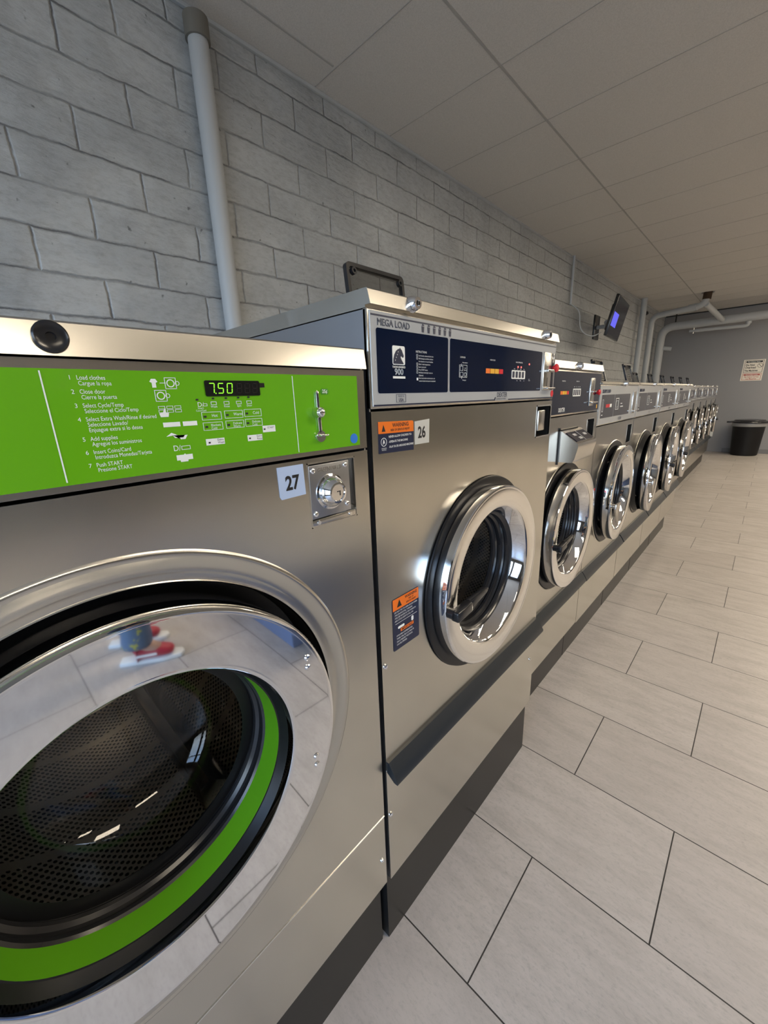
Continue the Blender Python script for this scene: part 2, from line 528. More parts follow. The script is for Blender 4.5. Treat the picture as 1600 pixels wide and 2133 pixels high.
# ceiling light fixtures (they light the room)
for i, (x, y) in enumerate(((1.7, 1.2), (1.7, 4.4), (1.7, 7.4), (1.7, 9.8), (3.7, -0.6), (3.7, 3.4), (3.7, 6.8), (3.7, 9.6))):
    t = thing('ceiling_light', 'flat white ceiling light panel in the row %s, %s' % ('over the aisle' if x < 2 else 'by the right wall', ('nearest the shop windows', 'second from the windows', 'third from the windows', 'nearest the far wall')[i % 4]), 'light', (x, y, ZC), 'ceiling light panels')
    f = B()
    for q in ((-0.32, 0.32, -0.62, -0.60), (-0.32, 0.32, 0.60, 0.62), (-0.32, -0.30, -0.6, 0.6), (0.30, 0.32, -0.6, 0.6)): f.box(q[0], q[1], q[2], q[3], -0.03, -0.0005)
    f.box(-0.30, 0.30, -0.60, 0.60, -0.008, -0.0005)
    f.done('frame', WHITE, t)
    B().box(-0.30, 0.30, -0.60, 0.60, -0.022, -0.012).done('diffuser', LAMP, t, False)

# ---------------------------------------------------------------- pipes
def pipe(name, label, pts, r, parts=(), bend=None):
    t = thing(name, label, 'pipe', pts[0])
    o = Vector(pts[0])
    B().tube([Vector(p) - o for p in pts], r, bend=bend).done('pipe_run', PIPE, t)
    for nm, m, p0, p1, rr in parts:
        B().cyl(Vector(p0) - o, Vector(p1) - o, rr, 28).done(nm, m, t)
    return t
pipe('wall_pipe', 'white painted vertical pipe on the block wall behind the nearest washers', [(-1.655, 0.50, 0), (-1.655, 0.50, 2.83)], 0.040,
     [('coupling', PIPED, (-1.655, 0.50, 2.80), (-1.655, 0.50, 2.875), 0.049)])
pipe('wall_pipe', 'white painted pipe rising straight to the ceiling just past the television', [(-1.60, 8.35, 0), (-1.60, 8.35, ZC)], 0.048)
pipe('wall_pipe', 'thin white pipe turning from the block wall towards the broken ceiling hole', [(-1.58, 9.0, 0), (-1.58, 9.0, 2.70), (HX, 8.80, 2.74), (HX, 8.80, 3.1)], 0.050,
     [('rusty_coupling', RUST, (HX, 8.80, 2.83), (HX + 0.01, 8.80, 2.99), 0.062), ('collar', PIPE, (HX - 0.24, 8.858, 2.728), (HX - 0.12, 8.83, 2.734), 0.060), ('pipe_branch', PIPE, (HX, 8.80, 2.76), (-0.60, 9.90, 2.60), 0.045)], 0.14)
pipe('wall_pipe', 'thick white pipe turning at the corner and running along the far wall', [(-1.57, 10.0, 0), (-1.57, 10.0, 2.60), (2.6, 10.0, 2.61)], 0.075, [('pipe_hanger', BLACK, (-1.35, 10.0, 2.6), (-1.35, 10.0, ZC), 0.012), ('pipe_stub', PIPE, (-1.52, 10.0, 2.20), (-1.36, 10.03, 2.17), 0.038)], 0.22)
pipe('valve_pipe', 'small white pipe with a valve hung below the thick far wall pipe', [(-0.215, 10.0, 2.532), (-0.215, 10.0, 2.455), (-1.00, 10.0, 2.47)], 0.030,
     [('elbow', PIPE, (-0.215, 10.0, 2.49), (-0.215, 10.0, 2.530), 0.045), ('valve', PIPE, (-1.10, 10.0, 2.472), (-0.86, 10.0, 2.469), 0.022), ('valve_handle', STEEL_S, (-1.03, 10.0, 2.42), (-1.03, 10.0, 2.53), 0.012)], 0.05)
tag(B().tube([(-1.67, 4.98, ZC), (-1.67, 4.98, 2.40)], 0.014).done('cable_conduit', PIPE), 'thin grey conduit dropping from the ceiling to the television mount', 'conduit')
c_ = B().sph((0, 0, 0), 0.05, (1, 1.4, 0.7)); tag(c_.done('wall_camera', BLACKP), 'small black domed device on the wall between the first two corner pipes', 'camera').location = (-1.645, 8.75, 2.74)

# ---------------------------------------------------------------- shared washer pieces
def screw(parent, x, y, z, r=0.006, n='screw'):
    B().lathe([(0, r), (0.0015, r), (0.003, r * 0.75), (0.0035, r * 0.35), (0.0015, r * 0.3), (0.0015, 0)], y, z, 16).done(n, CHROME, parent).location = (x, 0, 0)

def keylock(parent, x, y, z, r=0.014):
    b = B().lathe([(0, r * 1.2), (0.004, r * 1.2), (0.012, r), (0.016, r * 0.85), (0.016, r * 0.45), (0.013, r * 0.42), (0.013, 0)], y, z, 12)
    o = b.done('key_lock', CHROME, parent); o.location = (x, 0, 0)
    B().box(0.0133, 0.0165, y - 0.001, y + 0.001, z - r * 0.3, z + r * 0.35).done('keyway', BLKPR, o, False)

def lid_open(parent, x, y0, y1, z, h, lean=0.05, m=BLACKP):
    """open soap hatch lid: dark frame round a smoky pane, leaning back"""
    t = bpy.data.objects.new('dispenser_lid', None)
    w = y1 - y0
    b = B()
    b.plate(rrect(y0, y1, 0, h, 0.012), [rrect(y0 + 0.009, y1 - 0.009, 0.009, h - 0.009, 0.008)], 0, 0.012)
    for yy in (y0 + 0.02, y1 - 0.02):
        b.lathe([(-0.004, 0.008), (0.006, 0.008), (0.006, 0.004), (0.0, 0.004)], yy, h - 0.02, 14)
    b.box(-0.012, 0.0, y0 + w * 0.3, y0 + w * 0.7, -0.02, 0.01)
    o = b.done('dispenser_lid', m, parent)
    o.location = (x, 0, z); o.rotation_euler = (0, -lean, 0)
    p = B().box(-0.006, -0.003, y0 + 0.008, y1 - 0.008, 0.008, h - 0.008)
    p.done('lid_pane', SMOKE, o, False)
    e_ = B()
    e_.rect(y0 + w * 0.12, y1 - w * 0.12, h * 0.05, h * 0.62, 0.0, 0.0015)
    for k in range(6):
        e_.box(0, 0.0004, y0 + w * 0.50, y1 - w * 0.2 - 0.006 * (k % 2), h * (0.50 - 0.06 * k), h * (0.52 - 0.06 * k))
    for k in range(2):
        e_.box(0, 0.0004, y0 + w * 0.2, y0 + w * 0.42, h * (0.42 - 0.09 * k), h * (0.45 - 0.09 * k))
    e_.done('embossed_text', KICK, o, False)
    return o

def cabinet(t, w, d, top, kick, x=0):
    """side, top and back sheets of a hollow cabinet; front is open"""
    b = B(); h = w / 2
    b.box(-d, -0.004, -h, -h + 0.003, kick, top - 0.03); b.box(-d, -0.004, h - 0.003, h, kick, top - 0.03)
    b.box(-d, -d + 0.003, -h + 0.003, h - 0.003, kick, top - 0.03); b.box(-d + 0.003, -0.004, -h + 0.003, h - 0.003, kick, kick + 0.003)
    b.done('cabinet', STEEL_D, t, False)

def toplid(t, w, d, top, fh, lean=0.004):
    """top cover with a folded front lip"""
    h = w / 2
    b = B()
    pr = [(-d, top - 0.028), (-d, top), (0.001, top), (0.003, top - 0.002), (0.003 + lean, top - fh), (-0.003, top - fh), (-0.003, top - 0.028)]
    bb = B().prism(pr, -h, h)
    for v in bb.m.verts: v.co = Vector((v.co.y, v.co.x, v.co.z))
    bmesh.ops.recalc_face_normals(bb.m, faces=bb.m.faces[:])
    return bb.done('top_cover', STEEL, t, False)

def bumper(t, w, z, o=0.030):
    pr = [(0.0, z + 0.022), (0.006, z + 0.022), (0.020, z + 0.002), (o, z - 0.016), (o, z - 0.022), (0.020, z - 0.022), (0.0, z - 0.008)]
    bb = B().prism(pr, -w / 2 + 0.002, w / 2 - 0.002)
    for v in bb.m.verts: v.co = Vector((v.co.y, v.co.x, v.co.z))
    bmesh.ops.recalc_face_normals(bb.m, faces=bb.m.faces[:])
    return bb.done('bumper_strip', TRIM, t)

# ---------------------------------------------------------------- green washer 27
def green_washer():
    W, D = 0.808, 1.05
    yc = -0.478
    t = thing('washer', 'large stainless washer nearest the camera with lime green control panel, numbered 27', 'washing machine', (-0.18, yc, 0))
    h = W / 2
    cabinet(t, W, D, 1.424, 0.235)
    toplid(t, W, D, 1.424, 0.031)
    # black plug in the top lip
    y = -0.469 - yc
    B().lathe([(0.004, 0.0135), (0.009, 0.0135), (0.010, 0.012), (0.0085, 0.009), (0.0085, 0.004), (0.006, 0.0035), (0.006, 0)], y, 1.409, 40).done('lock_plug', BLACKP, t)
    # control frame
    b = B().plate([(-h, 1.268), (h, 1.268), (h, 1.3915), (-h, 1.3915)], [rrect(-0.400, 0.3875, 1.2745, 1.3825, 0.002, 2)], 0.0, 0.004)
    b.box(-0.012, -0.004, -h, h, 1.268, 1.3915)
    b.done('control_frame', STEEL, t)
    p = B().box(-0.004, 0.0006, -0.400, 0.3875, 1.2745, 1.3825).done('control_panel', GREEN, t, False)
    X = 0.0009
    def P(v): return v - yc
    # print
    w = B()
    B().box(X, X + 0.0002, P(-0.4830), P(-0.4818), 1.2775, 1.3805).done('divider_line', WHITE, p, False)
    B().box(X, X + 0.0002, P(-0.2128), P(-0.2118), 1.2762, 1.3805).done('divider_line', WHITE, p, False)
    lines = [(1.3755, '1', 'Load clothes', 'Cargue la ropa'), (1.3625, '2', 'Close door', 'Cierre la puerta'), (1.3495, '3', 'Select Cycle/Temp', 'Seleccione el Ciclo/Temp'),
             (1.3365, '4', 'Select Extra Wash/Rinse if desired', 'Seleccione Lavado/|Enjuague extra si lo desea'), (1.3175, '5', 'Add supplies', 'Agregue los suministros'),
             (1.3045, '6', 'Insert Coins/Card', 'Introduzca Monedas/Tarjeta'), (1.2915, '7', 'Push START', 'Presione START')]
    for z, n, a, c in lines:
        z -= 0.0025
        w.text(n, 0.0058, P(-0.4625), z, X, sx=0.95)
        w.text(a, 0.0058, P(-0.4560), z, X, sx=0.79)
        for k, cc in enumerate(c.split('|')): w.text(cc, 0.0058, P(-0.4555), z - 0.0052 * (k + 1), X, sx=0.79)
    w.done('instructions', WHITE, p, False)
    # pictograms
    g = B()
    g.prism([(P(-0.393), 1.3715), (P(-0.391), 1.3745), (P(-0.387), 1.3745), (P(-0.385), 1.3715), (P(-0.387), 1.3705), (P(-0.387), 1.3655), (P(-0.391), 1.3655), (P(-0.391), 1.3705)], X, X + 0.0002)
    g.box(X, X + .0002, P(-0.383), P(-0.377), 1.3700, 1.3706)
    for cz, cy in ((1.370, -0.372), (1.357, -0.384)):
        g.rect(P(cy - 0.006), P(cy + 0.006), cz - 0.006, cz + 0.006, X, 0.0006)
        g.lathe([(X, 0.0042), (X + .0002, 0.0042), (X + .0002, 0.0032), (X, 0.0032)], P(cy), cz, 24)
        g.lathe([(X, 0.0024), (X + .0002, 0.0024), (X + .0002, 0.0018), (X, 0.0018)], P(cy + .007), cz, 24)
    for k in range(3):
        g.rect(P(-0.389 + k * 0.0085), P(-0.382 + k * 0.0085), 1.343, 1.3462, X, 0.0005)
        g.rect(P(-0.389 + k * 0.0085), P(-0.382 + k * 0.0085), 1.339, 1.3422, X, 0.0005)
    for cy, cz in ((-0.384, 1.3385), (-0.371, 1.2875)):      # pointing hands
        g.prism([(P(cy - .004), cz - .004), (P(cy - .005), cz), (P(cy - .001), cz + .001), (P(cy + .001), cz + .005), (P(cy + .0022), cz + .005), (P(cy + .002), cz + .001), (P(cy + .005), cz), (P(cy + .004), cz - .004)], X + .0002, X + 0.0004)
    for y0, y1, z0, z1 in ((-0.387, -0.369, 1.3235, 1.3285), (-0.366, -0.350, 1.3235, 1.3285), (-0.379, -0.361, 1.2855, 1.2915), (-0.343, -0.320, 1.2990, 1.3065), (-0.289, -0.268, 1.2990, 1.3065), (-0.266, -0.247, 1.3085, 1.3170)):
        g.box(X, X + .0002, P(y0), P(y1), z0, z1)
    g.prism([(P(-.386), 1.313), (P(-.380), 1.317), (P(-.374), 1.314), (P(-.371), 1.309), (P(-.366), 1.309), (P(-.363), 1.3135), (P(-.366), 1.3135), (P(-.368), 1.311), (P(-.377), 1.311), (P(-.379), 1.314)], X, X + .0002)
    g.text('D/', 0.009, P(-0.381), 1.2965, X, sx=0.9); g.rect(P(-0.372), P(-0.362), 1.297, 1.3015, X, 0.0006)
    # cycle buttons
    for r_, zz in ((0, 1.3290), (1, 1.3170)):
        for c_i, yy in enumerate((-0.3435, -0.3155, -0.2895)):
            g.rect(P(yy), P(yy + 0.0240), zz - 0.0005 + 0.0006 * c_i, zz + 0.0088 + 0.0006 * c_i, X, 0.0005)
    for (s_, yy, zz) in (('Hot', -0.3315, 1.3318), ('Warm', -0.304, 1.3322), ('Cold', -0.2775, 1.3327)): g.text(s_, 0.0050, P(yy), zz, X, sx=0.9)
    for (s_, s2, yy, zz) in (('Blankets', 'Cold', -0.334, 1.3210), ('Delicate', 'Warm', -0.306, 1.3215), ('Delicate', 'Cold', -0.280, 1.3220)):
        g.text(s_, 0.0040, P(yy), zz, X, sx=0.9); g.text(s2, 0.0040, P(yy), zz - 0.0036, X, sx=0.9)
    for (s_, yy) in (('Wash', -0.327), ('Rinse', -0.311), ('Spin', -0.295), ('Door', -0.281)):
        g.text(s_, 0.0034, P(yy), 1.3425, X, 'CENTER')
        g.rect(P(yy - 0.0035), P(yy + 0.0035), 1.3455, 1.3495, X, 0.0006)
    g.text('D/', 0.0075, P(-0.3465), 1.3440, X); g.rect(P(-0.340), P(-0.335), 1.3445, 1.3475, X, 0.0005)
    g.text('Insert', 0.0030, P(-0.343), 1.3415, X, 'CENTER'); g.text('Coins/Card', 0.0030, P(-0.343), 1.3387, X, 'CENTER', 0.85)
    g.done('pictograms', WHITE, p, False)
    q = B()
    for yy, zz in ((-0.346, 1.3520), (-0.327, 1.3530), (-0.311, 1.3532), (-0.295, 1.3535), (-0.281, 1.3538)): q.box(X, X + .0003, P(yy - .0014), P(yy + .0014), zz - .001, zz + .001)
    for zz in (1.3325, 1.3205):
        for c_i, yy in enumerate((-0.3395, -0.3120, -0.2860)): q.box(X, X + .0003, P(yy - .0016), P(yy + .0016), zz - .001 + .0006 * c_i, zz + .0012 + .0006 * c_i)
    for yy, zz in ((-0.339, 1.3020), (-0.286, 1.3025), (-0.2635, 1.3125)): q.box(X + .0003, X + .0005, P(yy - .0012), P(yy + .0012), zz - .001, zz + .001)
    q.text('Extra', .0036, P(-.329), 1.3035, X + .0003); q.text('Wash', .0036, P(-.329), 1.3002, X + .0003)
    q.text('Extra', .0036, P(-.276), 1.3035, X + .0003); q.text('Rinse', .0036, P(-.276), 1.3002, X + .0003)
    q.text('START', .0036, P(-.259), 1.3130, X + .0003)
    q.done('indicator_squares', BLKPR, p, False)
    B().box(X, X + .0003, P(-0.2635), P(-0.2565), 1.3655, 1.3710).done('sensor_window', KICK, p, False)
    # display
    d = B().prism(rrect(P(-0.335), P(-0.2640), 1.3555, 1.3735, 0.002), X, X + 0.0008).done('display', SCREEN, p, False)
    SEG = {'7': 'abc', '5': 'afgcd', '0': 'abcdef', '8': 'abcdefg'}
    def digit(bb, ch, y0, z0, w_, hh, x):
        tk = 0.0011
        sh = lambda yy, zz: yy + (zz - z0) * 0.12
        def bar(ya, za, yb, zb):
            if abs(ya - yb) > abs(za - zb): pts = [(ya + tk * .3, za - tk / 2), (yb - tk * .3, zb - tk / 2), (yb - tk * .3, zb + tk / 2), (ya + tk * .3, za + tk / 2)]
            else: pts = [(ya - tk / 2, za + tk * .3), (ya + tk / 2, za + tk * .3), (yb + tk / 2, zb - tk * .3), (yb - tk / 2, zb - tk * .3)]
            bb.prism([(sh(a, c), c) for a, c in pts], x, x + 0.0003)
        S = dict(a=(y0, z0 + hh, y0 + w_, z0 + hh), g=(y0, z0 + hh / 2, y0 + w_, z0 + hh / 2), d=(y0, z0, y0 + w_, z0),
                 e=(y0, z0, y0, z0 + hh / 2), f=(y0, z0 + hh / 2, y0, z0 + hh), c=(y0 + w_, z0, y0 + w_, z0 + hh / 2), b=(y0 + w_, z0 + hh / 2, y0 + w_, z0 + hh))
        for s_ in SEG[ch]: bar(*S[s_])
    lit, dim = B(), B()
    for k, ch in enumerate('750'): digit(lit, ch, P(-0.3310 + 0.0112 * k), 1.3590, 0.0062, 0.0112, X + 0.0009)
    lit.box(X + .0009, X + .0012, P(-0.3235), P(-0.3222), 1.3582, 1.3595)
    for k in range(3): digit(dim, '8', P(-0.2960 + 0.0106 * k), 1.3590, 0.0060, 0.0112, X + 0.0009)
    lit.done('lit_digits', LED, d, False); dim.done('unlit_digits', KICK, d, False)
    # coin slide
    cs = B()
    cs.prism([(P(-.1755), 1.3590), (P(-.1735), 1.3615), (P(-.1710), 1.3590), (P(-.1705), 1.335), (P(-.1700), 1.330), (P(-.1690), 1.300), (P(-.1720), 1.2985), (P(-.1755), 1.300), (P(-.1757), 1.335)], X, X + 0.003, 0.0006)
    cs.cyl((0.001, P(-.1755), 1.3300), (0.012, P(-.1755), 1.3300), 0.0075)
    cs.sph((0.013, P(-.1755), 1.3300), 0.0065, (0.6, 1, 1))
    cs.box(X, 0.014, P(-.1790), P(-.1650), 1.2960, 1.2985, 0.001)
    cs.lathe([(X, 0.009), (0.004, 0.0085), (0.004, 0)], P(-.172), 1.2955, 24)
    co = cs.done('coin_slide', CHROME, p)
    k_ = B(); k_.box(0.0039, 0.0043, P(-.1742), P(-.1722), 1.338, 1.358); k_.box(0.0039, 0.0043, P(-.1738), P(-.1712), 1.301, 1.323)
    k_.done('coin_slot', BLKPR, co, False)
    B().prism([(P(-.166), 1.3595), (P(-.1635), 1.3635), (P(-.152), 1.3635), (P(-.149), 1.3595), (P(-.152), 1.3555), (P(-.1635), 1.3555)], X, X + .0003).done('price_badge', GREEN2, p, False)
    B().text('25¢', 0.0070, P(-.1575), 1.3575, X + .0005, 'CENTER', 0.95, 0.015).done('price_text', WHITE, p, False)
    B().lathe([(X, 0.0078), (X + .0004, 0.0078), (X + .0004, 0)], P(-.1035), 1.2860, 32).done('round_sticker', BLUE, p, False)
    # front panel with round stamped opening and lock pocket
    cy, cz = 0.0, 0.863
    lk0 = (P(-0.1985), P(-0.1065), 1.158, 1.2555)
    b = B().plate([(-h, 0.444), (h, 0.444), (h, 1.264), (-h, 1.264)], [circle(cy, cz, 0.327, 128), rrect(*lk0[:2], *lk0[2:], 0.003, 2)], 0.0, 0.003)
    b.lathe([(0.0, 0.330), (0.0022, 0.327), (0.0026, 0.3235), (0.0015, 0.320), (-0.004, 0.309), (-0.0045, 0.300), (-0.003, 0.2925), (-0.0045, 0.2885), (-0.012, 0.2875), (-0.014, 0.287)], cy, cz, 160)
    b.done('front_panel', STEEL, t)
    B().lathe([(-0.008, 0.2868), (-0.055, 0.283), (-0.060, 0.262), (-0.060, 0.15)], cy, cz, 128).done('door_recess', BLACK, t)
    # lower panel and kick
    b = B(); b.box(-0.004, 0.0, -h, h, 0.235, 0.4415, 0.0008, 1)
    b.done('lower_panel', STEEL, t)
    B().box(-0.004, 0.0012, -h, h, 0.4415, 0.4440).done('seam_strip', RIM, t)
    b = B(); b.box(-0.06, -0.026, -h + 0.001, h - 0.001, 0.0, 0.237)
    B().box(-D, -D + 0.06, -h + 0.001, h - 0.001, 0.0, 0.234).done('rear_foot', KICK, t, False)
    b.done('kick_plate', KICK, t, False)
    # lock pocket
    b = B(); y0, y1, z0, z1 = lk0
    b.box(-0.021, -0.018, y0, y1, z0, z1)
    b.box(-0.018, -0.002, y0 - .001, y0, z0, z1); b.box(-0.018, -0.002, y1, y1 + .001, z0, z1); b.box(-0.018, -0.002, y0, y1, z1, z1 + .001); b.box(-0.018, -0.002, y0, y1, z0 - .001, z0)
    b.rect(y0 - .002, y1 + .002, z0 - .002, z1 + .002, 0.0, 0.002)
    lp = b.done('lock_pocket', STEEL_S, t)
    B().box(-0.018, 0.001, y0 + .0, y1 - .012, z0 + .012, z1 - .002, 0.001).done('lock_plate', STEEL_D, lp)
    B().box(-0.018, 0.0, y0, y1 - 0.001, z0, z0 + 0.010, 0.0008).done('pocket_bracket', STEEL_S, lp)
    yy, zz = P(-0.1600), 1.2085
    kn = B().lathe([(0.001, 0.0285), (0.003, 0.0282), (0.004, 0.0250), (0.010, 0.0235), (0.016, 0.0195), (0.020, 0.0165), (0.0205, 0.0135), (0.0185, 0.0125), (0.0185, 0)], yy, zz, 56).done('lock_dome', CHROME, lp)
    kk = B(); kk.box(0.0186, 0.0190, yy - .001, yy + .006, zz + 0.001, zz + 0.0025); kk.box(0.0186, 0.0190, yy + .004, yy + .0055, zz - 0.005, zz + .001)
    kk.done('keyhole', BLKPR, kn, False)
    rv = [(y0 + .007, z1 - .010), (y1 - .020, z1 - .009), (y0 + .007, z0 + .020), (y1 - .020, z0 + .024)]
    for a, c in rv: B().sph((0.001, a, c), 0.0048, (0.6, 1, 1)).done('rivet', CHROME, lp)
    for a in (y0 + .012, y1 - .014): B().lathe([(0.0, 0.0035), (0.002, 0.003), (0.002, 0)], a, z0 + .005, 14).done('screw', CHROME, lp)
    B().text('GREENWALD', 0.0088, (y0 + y1) / 2 - .006, z1 - .0135, 0.0013, 'CENTER', 0.9).done('maker_text', STEEL_S, lp, False)
    # number sticker
    a0, a1, c0, c1 = P(-0.2515), P(-0.2065), 1.2120, 1.2585
    st = B().prism([(a0, c1), (a0 + .0005, c0 + .004), (a0 + .003, c0), (a1, c0 + .001), (a1 - .001, c1)], 0.0003, 0.0008).done('number_sticker', STICKB, t, False)
    B().text('27', 0.0285, (a0 + a1) / 2 + .0005, c0 + .0125, 0.0011, 'CENTER', 0.82, 0.03).done('number_text', BLKPR, st, False)
    # door
    d = B().lathe([(-0.045, 0.262), (-0.030, 0.2655), (0.018, 0.268), (0.0275, 0.2675), (0.0320, 0.2650), (0.0335, 0.2610), (0.03330, 0.2590), (0.03325, 0.2575), (0.03323, 0.2565), (0.0327, 0.2246), (0.03205, 0.1932), (0.03204, 0.1925), (0.0322, 0.1912), (0.0318, 0.1890), (0.0300, 0.1868), (0.020, 0.1848)], cy, cz, 192).done('door', CHROME, t)
    B().lathe([(0.020, 0.1850), (0.012, 0.1815), (0.006, 0.1785), (0.0055, 0.1765)], cy, cz, 128).done('inner_gasket', BLACK, d)
    B().lathe([(0.0055, 0.1765), (-0.0290, 0.1735)], cy, cz, 128).done('green_band', GREEND, d)
    B().lathe([(-0.0290, 0.1735), (-0.032, 0.1705), (-0.037, 0.1700), (-0.040, 0.1725), (-0.046, 0.1725), (-0.050, 0.1680), (-0.055, 0.1675), (-0.059, 0.1700), (-0.066, 0.1690), (-0.070, 0.1640), (-0.074, 0.163)], cy, cz, 160).done('inner_rings', BLACKP, d)
    B().lathe([(-0.073, 0.1635), (-0.085, 0.160), (-0.108, 0.150), (-0.130, 0.138), (-0.148, 0.118), (-0.158, 0.09), (-0.163, 0.05), (-0.165, 0)], cy, cz, 96).done('door_glass', GLASS, d)
    for a, c in ((-0.2545, 0.971), (-0.2545, 0.954), (-0.2555, 0.784), (-0.2555, 0.767)):
        rd_ = math.hypot(P(a), c - cz)
        B().lathe([(0, 0.0052), (0.0012, 0.0050), (0.0026, 0.0036), (0.003, 0)], P(a), c, 20).done('rivet', CHROME, d).location = (0.0321 + 0.018 * (rd_ - 0.19), 0, 0)
    # drum
    b = B().lathe([(-0.07, 0.200), (-0.075, 0.235), (-0.10, 0.262), (-0.12, 0.270), (-0.62, 0.270), (-0.65, 0.262)], cy, cz, 160, uv=True)
    dr = b.done('drum', DRUM, t)
    B().lathe([(-0.65, 0.262), (-0.655, 0.255), (-0.648, 0.248), (-0.648, 0.245), (-0.652, 0.10), (-0.640, 0.06), (-0.640, 0)], cy, cz, 96).done('drum_back', STEEL_S, dr)
    for k in range(3):
        a = 0.5 + k * 2 * PI / 3
        R_ = Matrix.Translation((0, cy, cz)) @ Matrix.Rotation(a, 4, 'X')
        bb = B().prism([(-0.035, -0.268), (-0.012, -0.215), (0.012, -0.215), (0.035, -0.268)], -0.60, -0.16, 0.006, R_)
        bb.done('drum_lifter', STEEL_S, dr)
    screw(t, 0.0, h - 0.014, 0.322, 0.005)
    return t
green_washer()

# ---------------------------------------------------------------- blue-panelled washers
def washer(label, F, y0, w, top, ctl, style, door_z, door_r, bump_z, kick, lid=None, group=None, angle=0.0, detail=2, d=0.98, handle='black', kick_in=0.035, out=0.008):
    """ctl = (z0, z1) of the control panel; the front panel hangs from z0 down to the bumper"""
    yc = y0 + w / 2
    t = thing('washer', label, 'washing machine', (F, yc, 0), group)
    h = w / 2 - 0.002
    P = lambda v: v - yc
    cabinet(t, w - 0.004, d, top, kick)
    toplid(t, w - 0.004, d, top, top - ctl[1] - 0.004, 0.006)
    z0, z1 = ctl
    B().box(-0.010, 0.0, -h, h, z0, z1, 0.0015).done('control_frame', STEEL, t)
    seg = 128 if detail > 1 else 64
    # control panels
    X = 0.0022
    if style == 'blue':
        p = B().box(0.0, 0.0018, -h + 0.004, h - 0.004, z0 + 0.004, z1 - 0.003, 0.0006, 1).done('control_panel', GREYP, t)
        s = B()
        s.box(X, X + .0002, -h + .006, h - .006, z1 - .0105, z1 - .0080)
        s.box(X, X + .0002, -h + .006, P(0.357), z0 + .0045, z0 + .0070); s.box(X, X + .0002, P(0.367) + .062, h - .006, z0 + .0045, z0 + .0070)
        s.prism([(P(.355), z0 + .0045), (P(.360), z0 + .0045), (P(.365), z0 + .012), (P(.360), z0 + .012)], X, X + .0002)
        s.done('navy_stripes', NAVYM, p, False)
        dk = B()
        dk.prism(rrect(P(-0.044), P(0.161), 1.3555, 1.4580, 0.004), X, X + .0003); dk.prism(rrect(P(0.168), P(0.622), 1.3555, 1.4580, 0.004), X, X + .0003)
        pw = dk.done('dark_window', NAVY, p, False)
        Y = X + 0.0005
        o = B().text('MEGA LOAD', 0.0150, P(-0.041), z1 - .0240, X, sx=0.98, outline=True)
        for k in range(6):
            y = P(0.080 + 0.0175 * k)
            o.prism([(y - .0040, z1 - .0150), (y + .0040, z1 - .0150), (y + .0030, z1 - .0250), (y - .0030, z1 - .0250)], X, X + .0003)
            o.prism([(y - .0035, z1 - .0140), (y - .001, z1 - .0105), (y + .0035, z1 - .0120), (y + .0040, z1 - .0140)], X, X + .0003)
        o.text('DEXTER', 0.0150, P(0.3700), z0 + .0125, X, sx=0.95, bold=0.018)
        o.text('COMMERCIAL WASHER', 0.0054, P(0.3665), z0 + .0060, X, sx=0.86)
        o.rect(P(0.002), P(0.028), z0 + .0095, z0 + .0235, X, 0.0006)
        o.text('MADE IN', 0.0042, P(0.015), z0 + .0185, X, 'CENTER'); o.text('USA', 0.0075, P(0.015), z0 + .0113, X, 'CENTER', bold=0.02)
        o.done('panel_lettering', NAVYM, p, False)
        # horse emblem, number and instructions
        g = B()
        g.prism(rrect(P(-0.0060), P(0.0270), 1.4025, 1.4335, 0.003), Y, Y + .0002)
        g.text('THOROUGHBRED', 0.0046, P(0.0105), 1.3975, Y, 'CENTER', 0.92, 0.02)
        g.text('900', 0.0140, P(0.0105), 1.3865, Y, 'CENTER', 1.1, 0.0, outline=True)
        g.box(Y, Y + .0002, P(-0.0060), P(0.0270), 1.3800, 1.3838)
        g.text('INSTRUCTIONS', 0.0052, P(0.0580), 1.4255, Y, sx=0.9)
        rows = ['Load laundry, close and latch door.', 'Add detergent and fabric softener', 'into dispenser on top of machine.', 'Select 1 wash temperature.', 'Insert coins/card.', 'Press START button.', 'Add bleach when light comes on', '(Optional)', 'Door Locks when machine starts, and', 'remains locked until cycle is completed.']
        for k, s_ in enumerate(rows):
            g.text(s_, 0.0037, P(0.0660), 1.4195 - 0.0049 * k, Y, sx=0.88)
            if k in (0, 1, 3, 4, 5, 6): g.rect(P(0.0595), P(0.0635), 1.4190 - 0.0049 * k, 1.4228 - .0049 * k, Y, .0004)
        g.box(Y, Y + .0002, P(0.0595), P(0.0640), 1.3775, 1.3820)
        g.text('DISPENSER', 0.0042, P(0.215), 1.4235, Y, 'CENTER'); g.text('Fabric softener', 0.0034, P(0.224), 1.4135, Y, 'CENTER')
        g.rect(P(0.202), P(0.232), 1.3850, 1.4100, Y, 0.0007); g.rect(P(0.205), P(0.216), 1.3985, 1.4075, Y, 0.0006)
        g.rect(P(0.205), P(0.217), 1.3870, 1.3955, Y, 0.0006); g.lathe([(Y, .0042), (Y + .0002, .0042), (Y + .0002, .0034), (Y, .0034)], P(0.225), 1.3910, 20)
        g.text('Add', 0.0036, P(0.225), 1.4025, Y, 'CENTER'); g.text('Bleach', 0.0036, P(0.225), 1.3985, Y, 'CENTER')
        g.box(Y, Y + .0002, P(0.2095), P(0.2102), 1.4075, 1.4125); g.box(Y, Y + .0002, P(0.211), P(0.2117), 1.382, 1.387)
        g.text('Detergent', 0.0034, P(0.222), 1.3785, Y, 'CENTER')
        g.text('WASH CYCLE', 0.0044, P(0.342), 1.4235, Y, 'CENTER', 0.9)
        g.text('WASH TEMPERATURE', 0.0044, P(0.480), 1.4235, Y, 'CENTER', 0.9)
